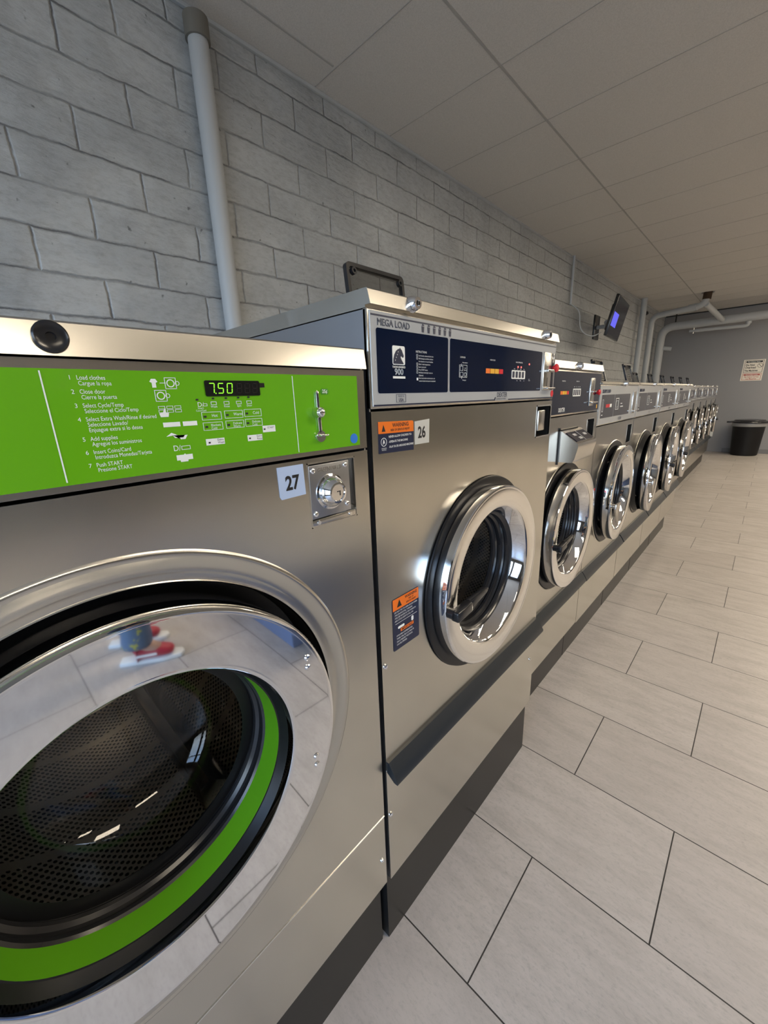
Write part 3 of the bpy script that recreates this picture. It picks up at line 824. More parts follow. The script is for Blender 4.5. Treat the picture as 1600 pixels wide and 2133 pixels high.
        for k, s_ in enumerate(('START', 'HOT', 'WARM', 'COLD')): g.text(s_, 0.0030, P(0.455 + 0.018 * k), 1.4080, Y, 'CENTER', 0.9)
        g.prism(rrect(P(0.440), P(0.518), 1.3850, 1.4060, 0.003), Y, Y + .0002)
        for k in range(3): g.text(('Hot', 'Warm', 'Cold')[k], 0.0032, P(0.472 + 0.02 * k), 1.3800, Y, 'CENTER')
        g.text('Fabric', 0.003, P(0.54), 1.384, Y); g.text('Sanitizer', 0.003, P(0.54), 1.381, Y)
        g.done('white_print', WHITE, pw, False)
        n = B()
        horse = [(-.0045, 1.4040), (-.0040, 1.4120), (-.0015, 1.4190), (.0030, 1.4250), (.0090, 1.4285), (.0130, 1.4290), (.0135, 1.4315), (.0155, 1.4290), (.0185, 1.4270), (.0215, 1.4215), (.0235, 1.4180), (.0225, 1.4150), (.0195, 1.4150), (.0160, 1.4175), (.0150, 1.4150), (.0175, 1.4110), (.0220, 1.4060), (.0225, 1.4040)]
        n.prism([(P(a), c) for a, c in horse], Y + .0003, Y + .0005)
        for k in range(4): n.prism(rrect(P(0.444 + 0.018 * k), P(0.456 + .018 * k), 1.3880, 1.4030, .002), Y + .0003, Y + .0005)
        n.done('emblem_horse', NAVYM, pw, False)
        mn = B()
        for k in range(4):
            mn.prism([(P(.0010 + .0026 * k - .001), 1.4085 + .0046 * k), (P(.0022 + .0026 * k), 1.4105 + .0046 * k), (P(.0005 + .0026 * k), 1.4110 + .0046 * k)], Y + .0006, Y + .0007)
        mn.done('emblem_mane', WHITE, pw, False)
        for k, m in enumerate((ORANGE, YEL, YEL, RED)):
            B().box(Y, Y + .0004, P(0.312 + 0.021 * k), P(0.331 + 0.021 * k), 1.3955, 1.4060).done('cycle_light', m, pw, False)
        rd = B()
        for yy, zz in ((0.474, 1.4140), (0.492, 1.4140), (0.540, 1.4230)): rd.lathe([(Y, .0024), (Y + .001, .0020), (Y + .001, 0)], P(yy), zz, 14)
        rd.done('red_lights', LEDR, pw, False)
        # coin acceptor
        c = B().box(0.0, 0.006, P(0.632), P(0.686), 1.3565, 1.4590, 0.002)
        c.box(0.006, 0.016, P(0.640), P(0.686), 1.4050, 1.4130, 0.001); c.box(0.006, 0.020, P(0.634), P(0.690), 1.3595, 1.3635, 0.001)
        ca = c.done('coin_slide', STEEL_S, t)
        B().box(0.0061, 0.0064, P(0.657), P(0.661), 1.366, 1.391).done('coin_slot', BLKPR, ca, False)
        B().text('Greenwald', .006, P(.659), 1.4190, .0062, 'CENTER').done('maker_text', KICK, ca, False)
        B().box(0.0, 0.003, P(0.692), P(0.714), 1.3565, 1.4590, 0.001).done('stop_plate', DARKW, t)
        B().lathe([(0.003, .007), (0.008, .007), (0.010, .0115), (0.014, .0115), (0.017, .009), (0.018, 0)], P(0.705), 1.4180, 28).done('stop_button', RED, t)
        B().lathe([(0.002, .0095), (0.003, .0095), (0.003, 0)], P(0.7105), 1.3465, 24).done('red_sticker', RED, t, False)
    elif style == 'navy':
        p = B().box(0.0, 0.0025, -h + 0.004, h - 0.004, z0 + 0.006, z1 - 0.006, 0.0008, 1).done('control_panel', NAVY, t)
        Y = 0.0028
        g = B()
        g.text('DEXTER', 0.020, -0.10, z0 + .014, Y, 'CENTER', 0.85, 0.015)
        g.prism(rrect(0.0, 0.085, z0 + .066, z0 + .094, .003), Y, Y + .0002)
        for k in range(4): g.text(('START', 'HOT', 'WARM', 'COLD')[k], 0.0042, 0.012 + .02 * k, z0 + .099, Y, 'CENTER', 0.8)
        g.text('WASH CYCLE', .006, -.10, z0 + .118, Y, 'CENTER', .9); g.text('TEMPERATURE', .006, .045, z0 + .118, Y, 'CENTER', .9)
        for k in range(5): g.box(Y, Y + .0002, -.30, -.275, z0 + .045 + .016 * k, z0 + .049 + .016 * k)
        g.done('white_print', WHITE, p, False)
        n = B()
        for k in range(4): n.prism(rrect(0.005 + .02 * k, 0.018 + .02 * k, z0 + .070, z0 + .090, .002), Y + .0003, Y + .0005)
        n.done('button_marks', NAVYM, p, False)
        for k, m in enumerate((ORANGE, YEL, YEL, RED)): B().box(Y, Y + .0004, -0.125 + 0.021 * k, -0.106 + 0.021 * k, z0 + .074, z0 + .086).done('cycle_light', m, p, False)
        B().box(Y, Y + .0004, .30, .312, z0 + .012, z0 + .028).done('yellow_sticker', YEL, p, False)
        c = B().box(0.0, 0.006, 0.195, 0.250, z0 + .025, z0 + .135, 0.002)
        c.box(0.006, 0.020, 0.190, 0.262, z0 + .036, z0 + .041, 0.001); c.box(0.006, 0.016, 0.200, 0.245, z0 + .078, z0 + .084, 0.001)
        ca = c.done('coin_slide', STEEL_S, t)
        B().box(0.0061, 0.0064, .219, .226, z0 + .09, z0 + .125).done('coin_slot', BLKPR, ca, False)
        B().lathe([(0.003, .007), (0.008, .007), (0.010, .0115), (0.014, .0115), (0.017, .009), (0.018, 0)], 0.290, z0 + 0.078, 28).done('stop_button', RED, t)
    else:
        p = B().box(0.0, 0.0018, -h + 0.004, h - 0.004, z0 + 0.004, z1 - 0.003, 0.0006, 1).done('control_panel', GREYP, t)
        a = B()
        ya, yb, yc_ = -h + .03, -h + .23, h - .16
        zt, zb = z1 - 0.042, z0 + 0.032
        a.prism(rrect(ya, yb, zb, zt, .003, 2), X, X + .0003); a.prism(rrect(yb + .008, yc_, zb, zt, .003, 2), X, X + .0003)
        pw = a.done('dark_window', DARKW, p, False)
        Y = X + .0005
        g = B()
        g.rect(ya + .012, ya + .030, zb + .028, zt - .020, Y, .002); g.box(Y, Y + .0002, ya + .012, ya + .030, zb + .012, zb + .016)
        g.rect(yb + .03, yb + .085, zb + .030, zt - .018, Y, .003); g.rect(yb + .04, yb + .075, zb + .040, zt - .030, Y, .0015)
        g.box(Y, Y + .0002, yb + .12, yb + .17, zb + .04, zb + .045); g.box(Y, Y + .0002, yb + .12, yb + .15, zb + .055, zb + .059)
        g.done('white_print', WHITE, pw, False)
        if detail > 1 or style == 'grey_red':
            for k in range(3): B().box(Y, Y + .0004, ya + .07 + .032 * k, ya + .099 + .032 * k, zb + .045, zb + .060).done('cycle_light', RED if k < 2 else WHITE, pw, False)
        o = B().text('HEAVY LOAD' if style == 'grey_red' else 'TRIPLE LOAD', 0.022, -h + .03, z1 - .034, X, sx=0.95, outline=True)
        o.text('DEXTER', 0.018, 0.02, z0 + .011, X, 'CENTER', .9, .01)
        o.done('panel_lettering', NAVYM, p, False)
        c = B().box(0.0, 0.006, h - .105, h - .050, z0 + .030, z1 - .030, 0.002)
        c.box(0.006, 0.020, h - .110, h - .040, z0 + .040, z0 + .046, 0.001)
        c.done('coin_slide', STEEL_S, t)
    # front panel
    fz1 = z0 - 0.004
    pw_ = (0.040, 0.080) if style == 'blue' else (0.036, 0.085)
    lp = (P(0.618), P(0.716), 1.226, 1.311) if style == 'blue' else ((h - 0.125, h - 0.035, z0 - .125, z0 - .030))
    b = B().plate([(-h, bump_z), (h, bump_z), (h, fz1), (-h, fz1)], [circle(0, door_z, door_r + 0.012, seg), rrect(*lp, 0.003, 2)], 0.0, 0.003)
    if style != 'blue':
        b.lathe([(0.0, door_r + 0.016), (0.002, door_r + 0.013), (0.001, door_r + 0.011), (-0.008, door_r + 0.009)], 0, door_z, seg)
    b.done('front_panel', STEEL, t)
    pk = B(); q0, q1, r0, r1 = lp
    pk.box(-0.042, -0.040, q0, q1, r0, r1); pk.box(-0.040, -0.001, q0 - .001, q0, r0, r1); pk.box(-0.040, -0.001, q1, q1 + .001, r0, r1)
    pk.box(-0.040, -0.001, q0, q1, r1, r1 + .001); pk.box(-0.040, -0.001, q0, q1, r0 - .001, r0)
    pk = pk.done('coin_box_pocket', KICK, t, False)
    B().rect(q0 - .004, q1 + .004, r0 - .004, r1 + .004, 0.0002, .004).done('pocket_rim', RIM, pk, False)
    B().box(-0.040, 0.004 if style == 'blue' else -0.01, q0 + .004, q0 + .050, r0 + .016, r1 - .010, 0.003).done('coin_box', STEEL_S, pk)
    # door
    g = B().lathe([(-0.03, door_r + 0.002), (0.003, door_r + 0.011), (0.006, door_r + 0.010), (0.0075, door_r + 0.006), (0.0075, door_r - 0.03), (-0.004, door_r - 0.055), (-0.05, door_r - 0.06)], 0, door_z, seg)
    g.done('door_gasket', BLACK, t)
    D_ = B().lathe([(0.0, door_r - .013), (0.001, door_r - .0115), (0.002, door_r - .011), (0.031, door_r - .010), (0.0335, door_r - .0103), (0.0355, door_r - .012), (0.0362, door_r - .015), (0.0362, door_r - .018), (0.034, door_r - .050), (0.031, door_r - .062), (0.027, door_r - .066), (-0.004, door_r - .080)], 0, 0, seg)
    hy = door_r - .01
    for v in D_.m.verts: v.co.y -= hy
    D_ = D_.done('door', CHROME, t)
    D_.location = (out, hy, door_z)
    D_.rotation_euler = (0, 0, angle)
    f = B().lathe([(0.0347, door_r - .014), (0.0366, door_r - .019), (0.0350, door_r - .049), (0.0325, door_r - .060)], -hy, 0, seg).done('door_face', RIM, D_)
    rg = [(-0.004, door_r - .080)]
    for j in range(3):
        xx, r9 = -0.010 - 0.020 * j, door_r - .083 - .006 * j
        rg += [(xx, r9), (xx - .004, r9 - .006), (xx - .010, r9 - .0075), (xx - .015, r9 - .004)]
    B().lathe(rg, -hy, 0, seg).done('inner_rings', BLACKP, D_)
    g = B().lathe([(-0.066, door_r - .101), (-0.085, door_r - .125), (-0.097, door_r - .17), (-0.100, 0)], -hy, 0, seg // 2).done('door_glass', GLASS, D_)
    g = B().lathe([(0.004, door_r - .013), (-0.006, door_r - .014), (-0.005, door_r - .03), (-0.004, door_r - .078)], -hy, 0, seg).done('door_back', BLACK, D_)
    if out > 0.02: B().lathe([(0.007, door_r - 0.004), (out - 0.004, door_r - 0.016)], 0, door_z, seg).done('door_bellows', BLACK, t)
    hb = B()
    if handle == 'black':
        R_ = Matrix.Translation((0.036, -hy - door_r + .045, -0.010)) @ Matrix.Rotation(0.10, 4, 'X')
        hb.cyl((0.036, -hy - door_r + .022, -0.01), (0.052, -hy - door_r + .022, -0.01), 0.012)
        hb.box(0.008, 0.030, -0.030, 0.030, -0.013, 0.013, 0.005, 3, R_)
        hb.prism([(0.028, -0.013), (0.105, -0.004), (0.112, 0.004), (0.105, 0.010), (0.028, 0.013)], 0.010, 0.024, 0.003, R_)
        hb.done('door_handle', BLACKP, D_)
    else:
        R_ = Matrix.Translation((0.036, -hy - door_r + .035, -0.02))
        hb.cyl((0.030, -hy - door_r + .030, -0.02), (0.052, -hy - door_r + .030, -0.02), 0.012)
        hb.prism([(-0.016, 0.012), (0.070, 0.012), (0.074, 0.004), (0.060, -0.090), (0.050, -0.094), (0.0, -0.030), (-0.016, -0.014)], 0.014, 0.024, 0.003, R_)
        hb.done('door_handle', STEEL_S, D_)
    # drum
    rr = door_r - 0.02
    dr = B().lathe([(-0.05, door_r - .06), (-0.06, rr), (-0.50, rr), (-0.51, rr - .02), (-0.51, 0)], 0, door_z, seg // 2, uv=True).done('drum', DRUM, t)
    # lower parts
    if bump_z: bumper(t, w - 0.004, bump_z)
    B().box(-0.004, 0.0, -h, h, kick, bump_z - 0.002, 0.0008, 1).done('lower_panel', STEEL, t)
    b = B(); b.box(-kick_in - .03, -kick_in, -h, h, 0, kick)
    B().box(-d, -d + 0.06, -h, h, 0, kick).done('rear_foot', KICK, t, False)
    b.done('kick_plate', KICK if style == 'blue' else BLACK, t, False)
    if style == 'blue':
        keylock(t, 0.004, P(0.0450), (z1 + top) / 2 + .002, 0.0115); keylock(t, 0.004, P(0.627), (z1 + top) / 2 + .002, 0.0110)
    else:
        keylock(t, 0.004, 0.03, (z1 + top) / 2, 0.012)
    for a, c in (((-h + 0.010, bump_z + 0.26), (-h + .008, kick + .20), (h - .03, kick + .20)) if detail > 1 else ((h - .03, kick + .19),)): screw(t, 0, a, c)
    if lid: lid_open(t, lid[0] - F, P(lid[1]), P(lid[2]), top - 0.001, lid[3], lid[4])
    return t

w26 = washer('wide stainless washer with grey-bordered navy control panel and orange warning labels, numbered 26', -0.18, -0.063, 0.789, 1.514, (1.330, 1.486), 'blue', 0.900, 0.243, 0.562, 0.228, (-0.45, 0.165, 0.372, 0.150, 0.12), kick_in=0.016)
def P26(v): return v - (-0.063 + 0.789 / 2)
# warning labels and number sticker on 26
lb = B().prism([(P26(-0.046), 1.2535), (P26(0.050), 1.2510), (P26(0.050), 1.3040), (P26(0.047), 1.3060), (P26(-0.046), 1.3085)], 0.0003, 0.0008).done('warning_label', NAVYM, w26, False)
B().prism([(P26(-0.046), 1.2880), (P26(0.050), 1.2860), (P26(0.050), 1.3040), (P26(0.047), 1.3060), (P26(-0.046), 1.3085)], 0.0009, 0.0011).done('orange_band', ORANGE, lb, False)
k = B().text('WARNING', 0.0098, P26(0.013), 1.2975, 0.0013, 'CENTER', 0.95, 0.02).text('RISK OF SERIOUS INJURY', 0.0056, P26(0.012), 1.2905, 0.0013, 'CENTER', 0.86, 0.02)
k.prism([(P26(-.038), 1.291), (P26(-.028), 1.291), (P26(-.033), 1.303)], 0.0012, 0.0013)
k.done('black_text', BLKPR, lb, False)
k = B()
for i, s_ in enumerate(('NEVER ALLOW CHILDREN TO:', '-OPERATE THE MACHINE', '-PLAY IN OR AROUND MACHINE')): k.text(s_, 0.0054, P26(-0.020), 1.2795 - 0.0090 * i, 0.0010, sx=0.86, bold=.012)
k.lathe([(.0009, .0075), (.0011, .0075), (.0011, .0066), (.0009, .0066)], P26(-.033), 1.2730, 28)
k.prism([(P26(-.0345), 1.2745), (P26(-.033), 1.278), (P26(-.0315), 1.2745), (P26(-.030), 1.269), (P26(-.0325), 1.272), (P26(-.036), 1.2685)], .0009, .0011)
k.text('CHILDREN', .0028, P26(-.033), 1.2610, .001, 'CENTER').text('PLAYING', .0028, P26(-.033), 1.2582, .001, 'CENTER')
k.done('white_text', WHITE, lb, False)
lb = B().prism([(P26(0.0545), 1.2600), (P26(0.0990), 1.2600), (P26(0.1005), 1.3060), (P26(0.0545), 1.3035)], 0.0003, 0.0008).done('number_sticker', STICKW, w26, False)
B().text('26', 0.0300, P26(0.0755), 1.2720, 0.0010, 'CENTER', 0.80, 0.03).done('number_text', BLKPR, lb, False)
lb = B().prism(rrect(P26(-0.025), P26(0.059), 0.842, 0.960, 0.003, 2), 0.0003, 0.0008).done('warning_label', NAVYM, w26, False)
B().box(0.0009, 0.0011, P26(-0.024), P26(0.058), 0.934, 0.959).done('orange_band', ORANGE, lb, False)
B().box(0.0009, 0.0011, P26(-0.002), P26(0.040), 0.880, 0.887).done('orange_tag', ORANGE, lb, False)
k = B().text('WARNING', .0090, P26(.033), .9500, .0013, 'CENTER', .9, .02).text('RISK OF', .0050, P26(.033), .9440, .0013, 'CENTER', .9, .02).text('SERIOUS INJURY', .0050, P26(.033), .9380, .0013, 'CENTER', .9, .02)
k.text('IMPORTANT', .0068, P26(.019), .8812, .0013, 'CENTER', .95, .02); k.prism([(P26(-.012), .939), (P26(.003), .939), (P26(-.0045), .955)], .0012, .0013)
k.done('black_text', BLKPR, lb, False)
k = B()
for i, s_ in enumerate(('DO NOT TRY TO OPEN DOOR WHEN', '-THE DRUM IS STILL TURNING', '-YOU SEE WATER IN THE WINDOW', '-ANY CYCLE LIGHT IS STILL ON')): k.text(s_, .0050, P26(-.020), .9275 - .0065 * i, .001, sx=.84)
for i, s_ in enumerate(('IF POWER IS INTERRUPTED,', 'THERE WILL BE A 2-3 MINUTE', 'DELAY BEFORE THE DOOR', 'CAN BE OPENED.')): k.text(s_, .0050, P26(-.015), .8725 - .0068 * i, .001, sx=.84)
k.box(.0009, .0011, P26(-.018), P26(.052), .9025, .9031)
k.prism(rrect(P26(-.010), P26(.010), .889, .8945, .002, 3), .0009, .0011); k.prism(rrect(P26(.033), P26(.040), .889, .900, .0025, 3), .0009, .0011)
k.done('white_text', WHITE, lb, False)

w25 = washer('stainless washer with all navy control panel and grey dispenser box, right behind number 26', -0.24, 0.728, 0.682, 1.457, (1.268, 1.427), 'navy', 0.822, 0.250, 0.482, 0.222, None, kick_in=0.05, angle=0.01, out=0.020)
# supply dispenser box
yc25 = 0.728 + 0.341
ds = B().prism([(0.0, 1.212), (0.008, 1.212), (0.068, 1.170), (0.070, 1.158), (0.060, 1.112), (0.052, 1.100), (0.0, 1.100)], 0.972 - yc25, 1.182 - yc25)
for v in ds.m.verts: v.co = Vector((v.co.y, v.co.x, v.co.z))
bmesh.ops.recalc_face_normals(ds.m, faces=ds.m.faces[:])
ds = ds.done('dispenser_box', STEEL_S, w25)
sl = Matrix.Translation((0.008, 0, 1.212)) @ Matrix.Rotation(math.atan2(0.042, 0.060), 4, 'Y')
B().box(0.012, 0.064, 0.985 - yc25, 1.172 - yc25, 0.0003, 0.0020, 0.0005, 1, sl).done('dispenser_label', DARKW, ds)
k = B()
k.box(0.012, 0.064, 1.080 - yc25, 1.0815 - yc25, 0.0021, 0.0025, M=sl)
for a, c in ((0.025, 1.02), (0.045, 1.04), (0.03, 1.12)):
    for j in range(3): k.box(a + j * .004, a + .002 + j * .004, c - yc25, c + .03 - yc25, 0.0021, 0.0025, M=sl)
k.done('white_print', WHITE, ds, False)
B().box(0.0, 0.004, 0.966 - yc25, 0.973 - yc25, 1.09, 1.225).done('dispenser_gasket', BLACK, ds)
B().box(0.0, 0.004, 0.966 - yc25, 1.16 - yc25, 1.213, 1.218).done('dispenser_slot', BLACK, ds)
B().box(0.0, 0.028, 1.315 - yc25, 1.355 - yc25, 0.705, 0.722, 0.004).done('panel_latch', BLACKP, w25)

ctl = (1.200, 1.376)
rows = [
 (2.110 - 0.698, 'first stainless washer of the low row, hinged soap lids behind, chrome blade door handle', 'grey_red', 0.03, None, 'steel'),
 (2.110, 'second washer of the low row, open soap lid at its back and door slightly ajar', 'grey', 0.05, (-0.45, 2.114, 2.305, 0.155, 0.30), 'steel'),
 (2.808, 'third washer of the low row, open soap lid and thick black door gasket', 'grey', 0.05, (-0.45, 2.812, 3.005, 0.155, 0.30), 'black'),
 (3.506, 'fourth washer of the low row, last one before the row steps back', 'grey', 0.03, None, 'black')]
for y0, lab, st, ang, lid, hd in rows:
    t = washer(lab, -0.24, y0, 0.692, 1.392, ctl, st, 0.838, 0.256, 0.478, 0.215, lid, None, ang, 2 if y0 < 2 else 1, handle=hd, kick_in=0.05, out=0.020 if y0 < 2 else 0.034)
    # white and red door instruction sticker beside the door
    if y0 < 2.9:
        a = -0.328 if y0 > 2 else -0.318
        a_ = a + 0.0
        zc = 0.80 if y0 < 2 else 0.85
        s_ = B().box(0.0003, 0.0008, a_, a_ + 0.062, zc, zc + .105).done('door_label', WHITE, t, False)
        B().box(0.0009, 0.0011, a_, a_ + .062, zc + .093, zc + .105).done('red_band', RED, s_, False)
        k = B(); k.box(0.0009, 0.0011, a_, a_ + .062, zc + .060, zc + .092); k.box(.0009, .0011, a_ + .012, a_ + .022, zc + .036, zc + .046); k.box(.0009, .0011, a_ + .040, a_ + .046, zc + .034, zc + .052)
        for j in range(4): k.box(.0009, .0011, a_ + .008, a_ + .054, zc + .006 + .005 * j, zc + .008 + .005 * j)
        k.done('black_print', KICK, s_, False)

# set-back row: one washer with its parts, then copied
Y3, W3, N3 = 4.22, 0.715, 7
names = ['first', 'second', 'third', 'fourth', 'fifth', 'sixth']
proto = washer('washer in the set-back far row, first after the row steps back', -0.43, Y3, W3 - 0.004, 1.392, ctl, 'grey', 0.838, 0.256, 0.478, 0.215, (-0.70, Y3 + 0.005, Y3 + 0.20, 0.150, 0.30), 'washers of the set-back far row', 0.05, 1, handle='black', kick_in=0.05, out=0.034)
def kids(o): return [c for c in bpy.data.objects if c.parent == o]
def copy_tree(o, parent):
    c = o.copy(); COL.objects.link(c); c.parent = parent
    for ch in kids(o): copy_tree(ch, c)
    return c
labs = ['second washer of the set-back far row, open lid standing at its back corner', 'third washer of the set-back far row, counted from the step in the row', 'fourth and middle washer of the set-back far row', 'third washer from the far wall in the set-back row', 'second washer from the far wall in the set-back row', 'last washer of the row, standing nearest the grey far wall']
for k_i in range(1, N3):
    c = copy_tree(proto, None)
    c.location = (-0.43, Y3 + W3 * k_i + (W3 - 0.004) / 2, 0)
    c['label'] = labs[k_i - 1]
    if k_i > 5:
        for ch in kids(c):
            if ch.name.startswith('dispenser_lid'):
                for g in kids(ch): bpy.data.objects.remove(g)
                bpy.data.objects.remove(ch)

# ---------------------------------------------------------------- television
tl, tr = Vector((-1.167, 5.12, 2.45)), Vector((-1.251, 5.95, 2.45))
bl = Vector((-1.265, 5.10, 2.01))
ux = (tr - tl).normalized()
dn = (bl - tl); dn = (dn - ux * dn.dot(ux)); hh = dn.length; dn.normalize()
nrm = ux.cross(-dn).normalized()
if nrm.x < 0: nrm = -nrm
wd = (tr - tl).length
tv = thing('television', 'black flat television tilted down on a bracket high on the block wall', 'television', (0, 0, 0))
tv.matrix_world = Matrix(((nrm.x, ux.x, -dn.x, tl.x), (nrm.y, ux.y, -dn.y, tl.y), (nrm.z, ux.z, -dn.z, tl.z), (0, 0, 0, 1)))
B().box(-0.035, 0.0, 0, wd, -hh, 0, 0.006).box(-0.07, -0.03, wd * 0.15, wd * 0.85, -hh * 0.85, -hh * 0.2, 0.01).done('housing', BLACKP, tv)
sc_ = B().box(0.0002, 0.0015, 0.012, wd - 0.012, -hh + 0.02, -0.012).done('screen', mat('tv_screen', (0.010, 0.010, 0.016), 0.12), tv, False)
B().box(0.0016, 0.0020, wd * 0.03, wd * 0.42, -hh * 0.74, -hh * 0.40).done('blue_picture', SCRN, sc_, False)
mt = thing('television_mount', 'black swing arm holding the television to the block wall', 'bracket', (XL, 6.12, 2.25))
b = B().box(0.0, 0.02, -0.11, 0.11, -0.16, 0.16, 0.003).done('wall_plate', BLACKP, mt)
B().tube([(0.02, 0, 0), (0.16, -0.02, 0), (0.25, -0.42, 0), (0.41, -0.50, 0.0)], 0.026, bend=.04).done('arm', PIPE, mt)
tag(B().tube([(-1.66, 4.98, 2.40), (-1.56, 5.02, 2.32), (-1.55, 5.00, 2.10), (-1.42, 5.05, 2.00), (-1.34, 5.16, 2.06)], 0.006, bend=.12).done('power_cord', PIPE), 'thin grey cord looping behind the television', 'cord')

# ---------------------------------------------------------------- far wall: sign, outlet, trash can
sg = thing('wall_sign', 'white wall sign with red lower panel asking not to overload the machines', 'sign', (-0.05, YF - 0.002, 1.68))
R_ = Matrix.Rotation(-PI / 2, 4, 'Z') @ Matrix.Rotation(-0.02, 4, 'X')
B().box(0.0, 0.004, -0.165, 0.165, -0.205, 0.205, 0.001, 1, R_).done('board', mat('sign_cream', (0.78, 0.74, 0.66), 0.5), sg)
RD = mat('sign_red', (0.45, 0.10, 0.07), 0.5)
b = B()
def sfr(bb, y0, y1, z0, z1, w_):
    for q in ((y0, y1, z0, z0 + w_), (y0, y1, z1 - w_, z1), (y0, y0 + w_, z0, z1), (y1 - w_, y1, z0, z1)): bb.box(.0042, .005, q[0], q[1], q[2], q[3], M=R_)
sfr(b, -.145, .145, -.045, .190, .006)
b.box(.0042, .005, -.125, .125, .145, .178, M=R_)
b.text('Do Not', .050, -.125, .085, .0048, sx=.85, bold=.03, M=R_).text('Overload', .050, -.125, .035, .0048, sx=.85, bold=.03, M=R_).text('The Machines', .046, -.130, -.022, .0048, sx=.80, bold=.03, M=R_)
b.lathe([(.0042, .042), (.005, .042), (.005, .036), (.0042, .036)], .098, .088, 32, M=R_)
b.prism([(.072, .112), (.077, .117), (.124, .064), (.119, .059)], .0042, .005, M=R_)
b.done('black_text', BLKPR, sg, False)
b = B(); sfr(b, -.145, .145, -.190, -.060, .006); b.box(.0042, .005, -.125, .125, -.105, -.075, M=R_)
b.text('No Sobre Cargue', .036, 0, -.142, .0048, 'CENTER', .85, .02, M=R_).text('Las Maquinas', .036, 0, -.178, .0048, 'CENTER', .85, .02, M=R_)
b.done('red_text', RD, sg, False)
b = B().text('For A Better Wash...', .026, 0, .154, .0053, 'CENTER', .9, .01, M=R_).text('Para Un Mejor Lavado', .022, 0, -.097, .0053, 'CENTER', .9, .01, M=R_)
b.done('pale_text', WHITE, sg, False)
ot = thing('wall_outlet', 'white outlet plate low on the far wall beside the last washer', 'outlet', (-0.555, YF - 0.002, 0.44))
B().box(-0.055, 0.055, -0.006, 0, -0.11, 0.11, 0.002).done('plate', WHITE, ot)
B().box(-0.03, 0.0, -0.045, -0.006, -0.09, -0.03, 0.004).done('plug', BLACKP, ot)

tc_ = thing('trash_can', 'tall black plastic trash can with lid and bag edge against the far wall', 'trash can', (0.075, YF - 0.34, 0))
def vlathe(prof, seg=48):
    bb = B().lathe([(z, r) for r, z in prof], 0, 0, seg)
    for v in bb.m.verts: v.co = Vector((v.co.y, v.co.z, v.co.x))
    bmesh.ops.recalc_face_normals(bb.m, faces=bb.m.faces[:])
    return bb
vlathe([(0, 0.0), (0.20, 0.0), (0.215, 0.02), (0.255, 0.62), (0.262, 0.64), (0.262, 0.66), (0.25, 0.66), (0.245, 0.60)]).done('bin', mat('bin_black', (0.006, 0.006, 0.007), 0.5, Specular_IOR_Level=0.3), tc_)
vlathe([(0.262, 0.585), (0.268, 0.60), (0.266, 0.652), (0.26, 0.655)]).done('bag_edge', mat('bag_grey', (0.28, 0.28, 0.28), 0.35), tc_)
ld_ = vlathe([(0.292, 0.655), (0.298, 0.665), (0.292, 0.685), (0.25, 0.695), (0.235, 0.712), (0.10, 0.722), (0, 0.722)])
for s_ in (-1, 1): ld_.box(s_ * 0.32 - 0.035, s_ * 0.32 + 0.035, -0.05, 0.05, 0.652, 0.682, 0.008)
ld_.done('lid', BLACKP, tc_)

# ---------------------------------------------------------------- seen in the chrome: low bench and a person standing across the aisle
bn = thing('low_bench', 'low blue-grey bench box across the aisle, mirrored at upper right of the chrome door ring', 'bench', (1.95, 0.95, 0))
B().box(-0.82, 0.82, -0.50, 0.50, 0.0, 0.42, 0.006).done('bench_body', mat('bluegrey', (0.15, 0.19, 0.30), 0.5), bn)
B().box(-0.84, 0.84, -0.52, 0.52, 0.42, 0.45, 0.004).done('bench_top', mat('bluegrey_top', (0.26, 0.27, 0.30), 0.4), bn)

def skin(name, m, verts, edges, radii, parent, sub=2):
    me = bpy.data.meshes.new(name)
    me.from_pydata([Vector(v) for v in verts], edges, [])
    me.materials.append(m)
    o = bpy.data.objects.new(name, me); COL.objects.link(o)
    o.modifiers.new('skin', 'SKIN')
    for i, r in enumerate(radii):
        v = me.skin_vertices[0].data[i]
        v.radius = (r, r) if not isinstance(r, tuple) else r
        v.use_root = (i == 0)
    s_ = o.modifiers.new('sub', 'SUBSURF'); s_.levels = sub; s_.render_levels = sub
    dg = bpy.context.evaluated_depsgraph_get(); dg.update()
    me2 = bpy.data.meshes.new_from_object(o.evaluated_get(dg))
    bpy.data.objects.remove(o)
    me2.name = name; me2.shade_smooth()
    o2 = bpy.data.objects.new(name, me2); COL.objects.link(o2); o2.parent = parent
    return o2
SKINM = mat('skin', (0.45, 0.27, 0.19), 0.5)
JEAN = mat('blue_jeans', (0.07, 0.13, 0.25), 0.8)
nj = noise(JEAN, 13, 3, 0.6)
lk(JEAN, mix(JEAN, rng(JEAN, nj.outputs[0], 0, 1, 0.58, 0.61), (0.09, 0.14, 0.22), (0.42, 0.40, 0.06)), bsdf(JEAN).inputs['Base Color'])
SHIRT = mat('navy_hoodie', (0.010, 0.014, 0.032), 0.8)
SHOE = mat('red_sneaker', (0.42, 0.01, 0.03), 0.45)
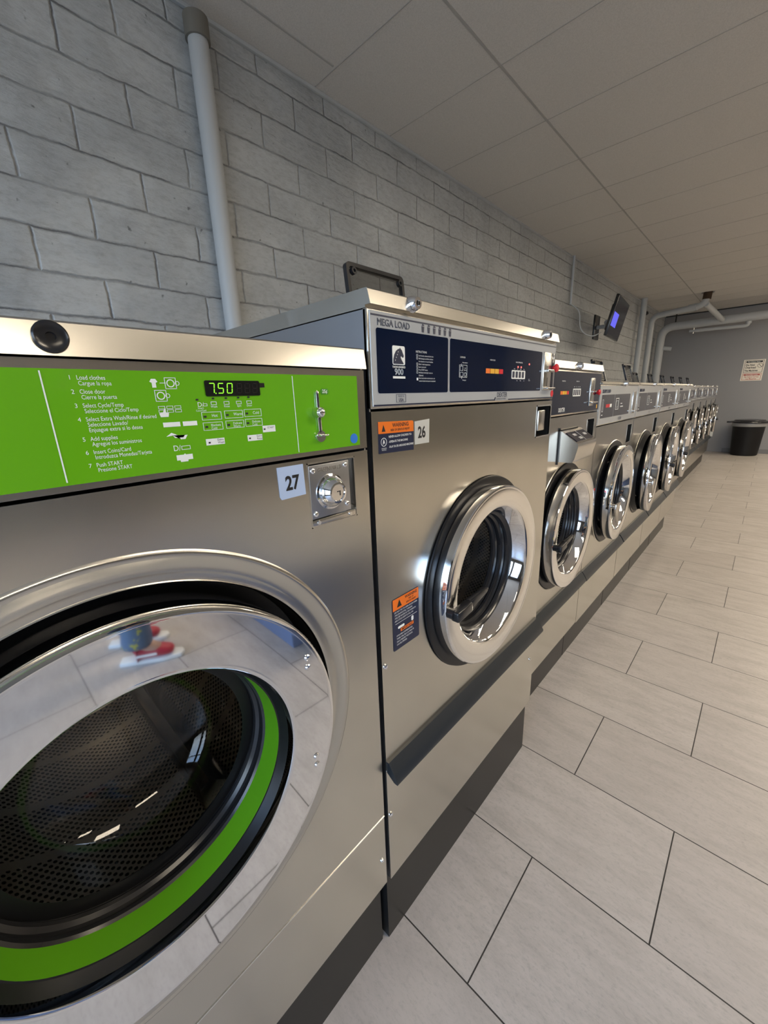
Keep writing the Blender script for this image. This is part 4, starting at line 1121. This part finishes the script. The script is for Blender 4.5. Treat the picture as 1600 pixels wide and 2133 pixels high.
# the person stands across the aisle, arms relaxed, looking at the washers
pe = thing('person', 'person in dark top, blue jeans and red sneakers, mirrored in the chrome door ring', 'person', (1.68, -0.12, 0), None, math.radians(118))
def hand(V, E, Rr, wrist, idx, side):
    palm = wrist + Vector((0.012, 0, -0.065))
    V.append(palm); E.append((idx, len(V) - 1)); Rr.append((0.018, 0.032)); pi_ = len(V) - 1
    for off, ln in ((0.030, 0.075), (0.010, 0.088), (-0.010, 0.082), (-0.029, 0.062)):
        a = palm + Vector((off, 0, -0.030))
        b_ = a + Vector((0.006, -side * 0.006, -ln * 0.5))
        c = b_ + Vector((0.004, -side * 0.018, -ln * 0.4))
        i0 = len(V)
        V += [a, b_, c]; E += [(pi_, i0), (i0, i0 + 1), (i0 + 1, i0 + 2)]; Rr += [0.0095, 0.0085, 0.007]
    a = palm + Vector((0.034, -side * 0.008, 0.015)); b_ = a + Vector((0.020, -side * 0.012, -0.030)); c = b_ + Vector((0.004, -side * 0.008, -0.028))
    i0 = len(V); V += [a, b_, c]; E += [(pi_, i0), (i0, i0 + 1), (i0 + 1, i0 + 2)]; Rr += [0.012, 0.010, 0.008]
V = [Vector((0, 0, 0.98)), Vector((0, 0, 1.15)), Vector((0.0, 0, 1.36)), Vector((0.01, 0, 1.46)), Vector((0.025, 0, 1.53)), Vector((0.04, 0, 1.62)), Vector((0.035, 0, 1.70))]
E_ = [(0, 1), (1, 2), (2, 3), (3, 4), (4, 5), (5, 6)]
R0 = [0.12, 0.11, 0.12, 0.055, 0.055, 0.088, 0.075]
sh = []
for side in (-1, 1):
    S_, mid, wr = Vector((0, side * 0.19, 1.38)), Vector((-0.03, side * 0.25, 1.10)), Vector((0.05, side * 0.27, 0.86))
    i0 = len(V)
    V += [S_.copy(), mid, wr]; E_ += [(2, i0), (i0, i0 + 1), (i0 + 1, i0 + 2)]; R0 += [0.055, 0.040, 0.026]
    hand(V, E_, R0, wr, i0 + 2, side)
    sh.append((S_, mid, wr))
for s_ in (-1, 1):
    i0 = len(V)
    fx = 0.05 * s_
    V += [Vector((0, s_ * 0.09, 0.92)), Vector((0.02 + fx / 2, s_ * 0.10, 0.50)), Vector((-0.02 + fx, s_ * 0.10, 0.11)), Vector((0.09 + fx, s_ * 0.105, 0.05))]
    E_ += [(0, i0), (i0, i0 + 1), (i0 + 1, i0 + 2), (i0 + 2, i0 + 3)]; R0 += [0.085, 0.055, 0.038, 0.035]
body = skin('body', SKINM, V, E_, R0, pe)
# face details
fz = B()
fz.sph((0.135, 0, 1.615), 0.016, (1, 0.8, 1.5)); fz.done('nose', SKINM, pe)
for s_ in (-1, 1):
    B().sph((0.125, s_ * 0.032, 1.645), 0.010, (0.6, 1.2, 0.7)).done('eye', BLKPR, pe)
    B().sph((0.045, s_ * 0.088, 1.625), 0.024, (0.7, 0.4, 1.2)).done('ear', SKINM, pe)
B().sph((0.128, 0, 1.572), 0.016, (0.5, 1.4, 0.4)).done('mouth', mat('lips', (0.35, 0.12, 0.10), 0.5), pe)
B().sph((0.035, 0, 1.675), 0.102, (1.02, 0.92, 0.85), 28).done('hair', mat('dark_hair', (0.02, 0.014, 0.01), 0.6), pe)
# clothes
Vs = [Vector((0, 0, 0.92)), Vector((0, 0, 1.15)), Vector((0.01, 0, 1.34)), Vector((0.02, 0, 1.43))]
Es = [(0, 1), (1, 2), (2, 3)]; Rs = [0.155, 0.140, 0.150, 0.075]
for S_, mid, wr in sh:
    i0 = len(Vs); Vs += [S_.copy(), mid, wr.lerp(mid, 0.1)]; Es += [(2, i0), (i0, i0 + 1), (i0 + 1, i0 + 2)]; Rs += [0.075, 0.056, 0.040]
skin('hooded_top', SHIRT, Vs, Es, Rs, pe)
Vj = [Vector((0, 0, 0.98))]; Ej = []; Rj = [0.135]
for s_ in (-1, 1):
    i0 = len(Vj); fx = 0.05 * s_
    Vj += [Vector((0, s_ * 0.09, 0.86)), Vector((0.02 + fx / 2, s_ * 0.10, 0.50)), Vector((-0.01 + fx, s_ * 0.10, 0.20)), Vector((-0.015 + fx, s_ * 0.10, 0.115)), Vector((-0.015 + fx, s_ * 0.10, 0.085))]
    Ej += [(0, i0), (i0, i0 + 1), (i0 + 1, i0 + 2), (i0 + 2, i0 + 3), (i0 + 3, i0 + 4)]; Rj += [0.105, 0.080, 0.068, 0.078, 0.068]
skin('jeans', JEAN, Vj, Ej, Rj, pe)
for s_ in (-1, 1):
    fx, fy = -0.02 + 0.05 * s_, s_ * 0.10
    so = skin('sneaker', SHOE, [(fx - 0.04, fy, 0.060), (fx + 0.04, fy, 0.056), (fx + 0.11, fy, 0.050), (fx + 0.165, fy, 0.042), (fx - 0.02, fy, 0.10)], [(0, 1), (1, 2), (2, 3), (0, 4)], [(0.042, 0.042), (0.042, 0.042), (0.044, 0.034), (0.036, 0.024), (0.045, 0.045)], pe)
    B().prism([(fy - .030, fx - .080), (fy + .030, fx - .080), (fy + .036, fx), (fy + .044, fx + .11), (fy + .030, fx + .190), (fy, fx + .203), (fy - .030, fx + .190), (fy - .044, fx + .11), (fy - .036, fx)], 0.0, 0.022, 0.004, Matrix(((0, 0, 1, 0), (0, 1, 0, 0), (1, 0, 0, 0), (0, 0, 0, 1)))).done('sole', WHITE, so)
    for q in (-1, 1): B().box(fx + 0.0, fx + 0.09, fy + q * 0.044 - 0.002, fy + q * 0.044 + 0.002, 0.045, 0.058, 0.001, 1).done('side_stripe', WHITE, so)
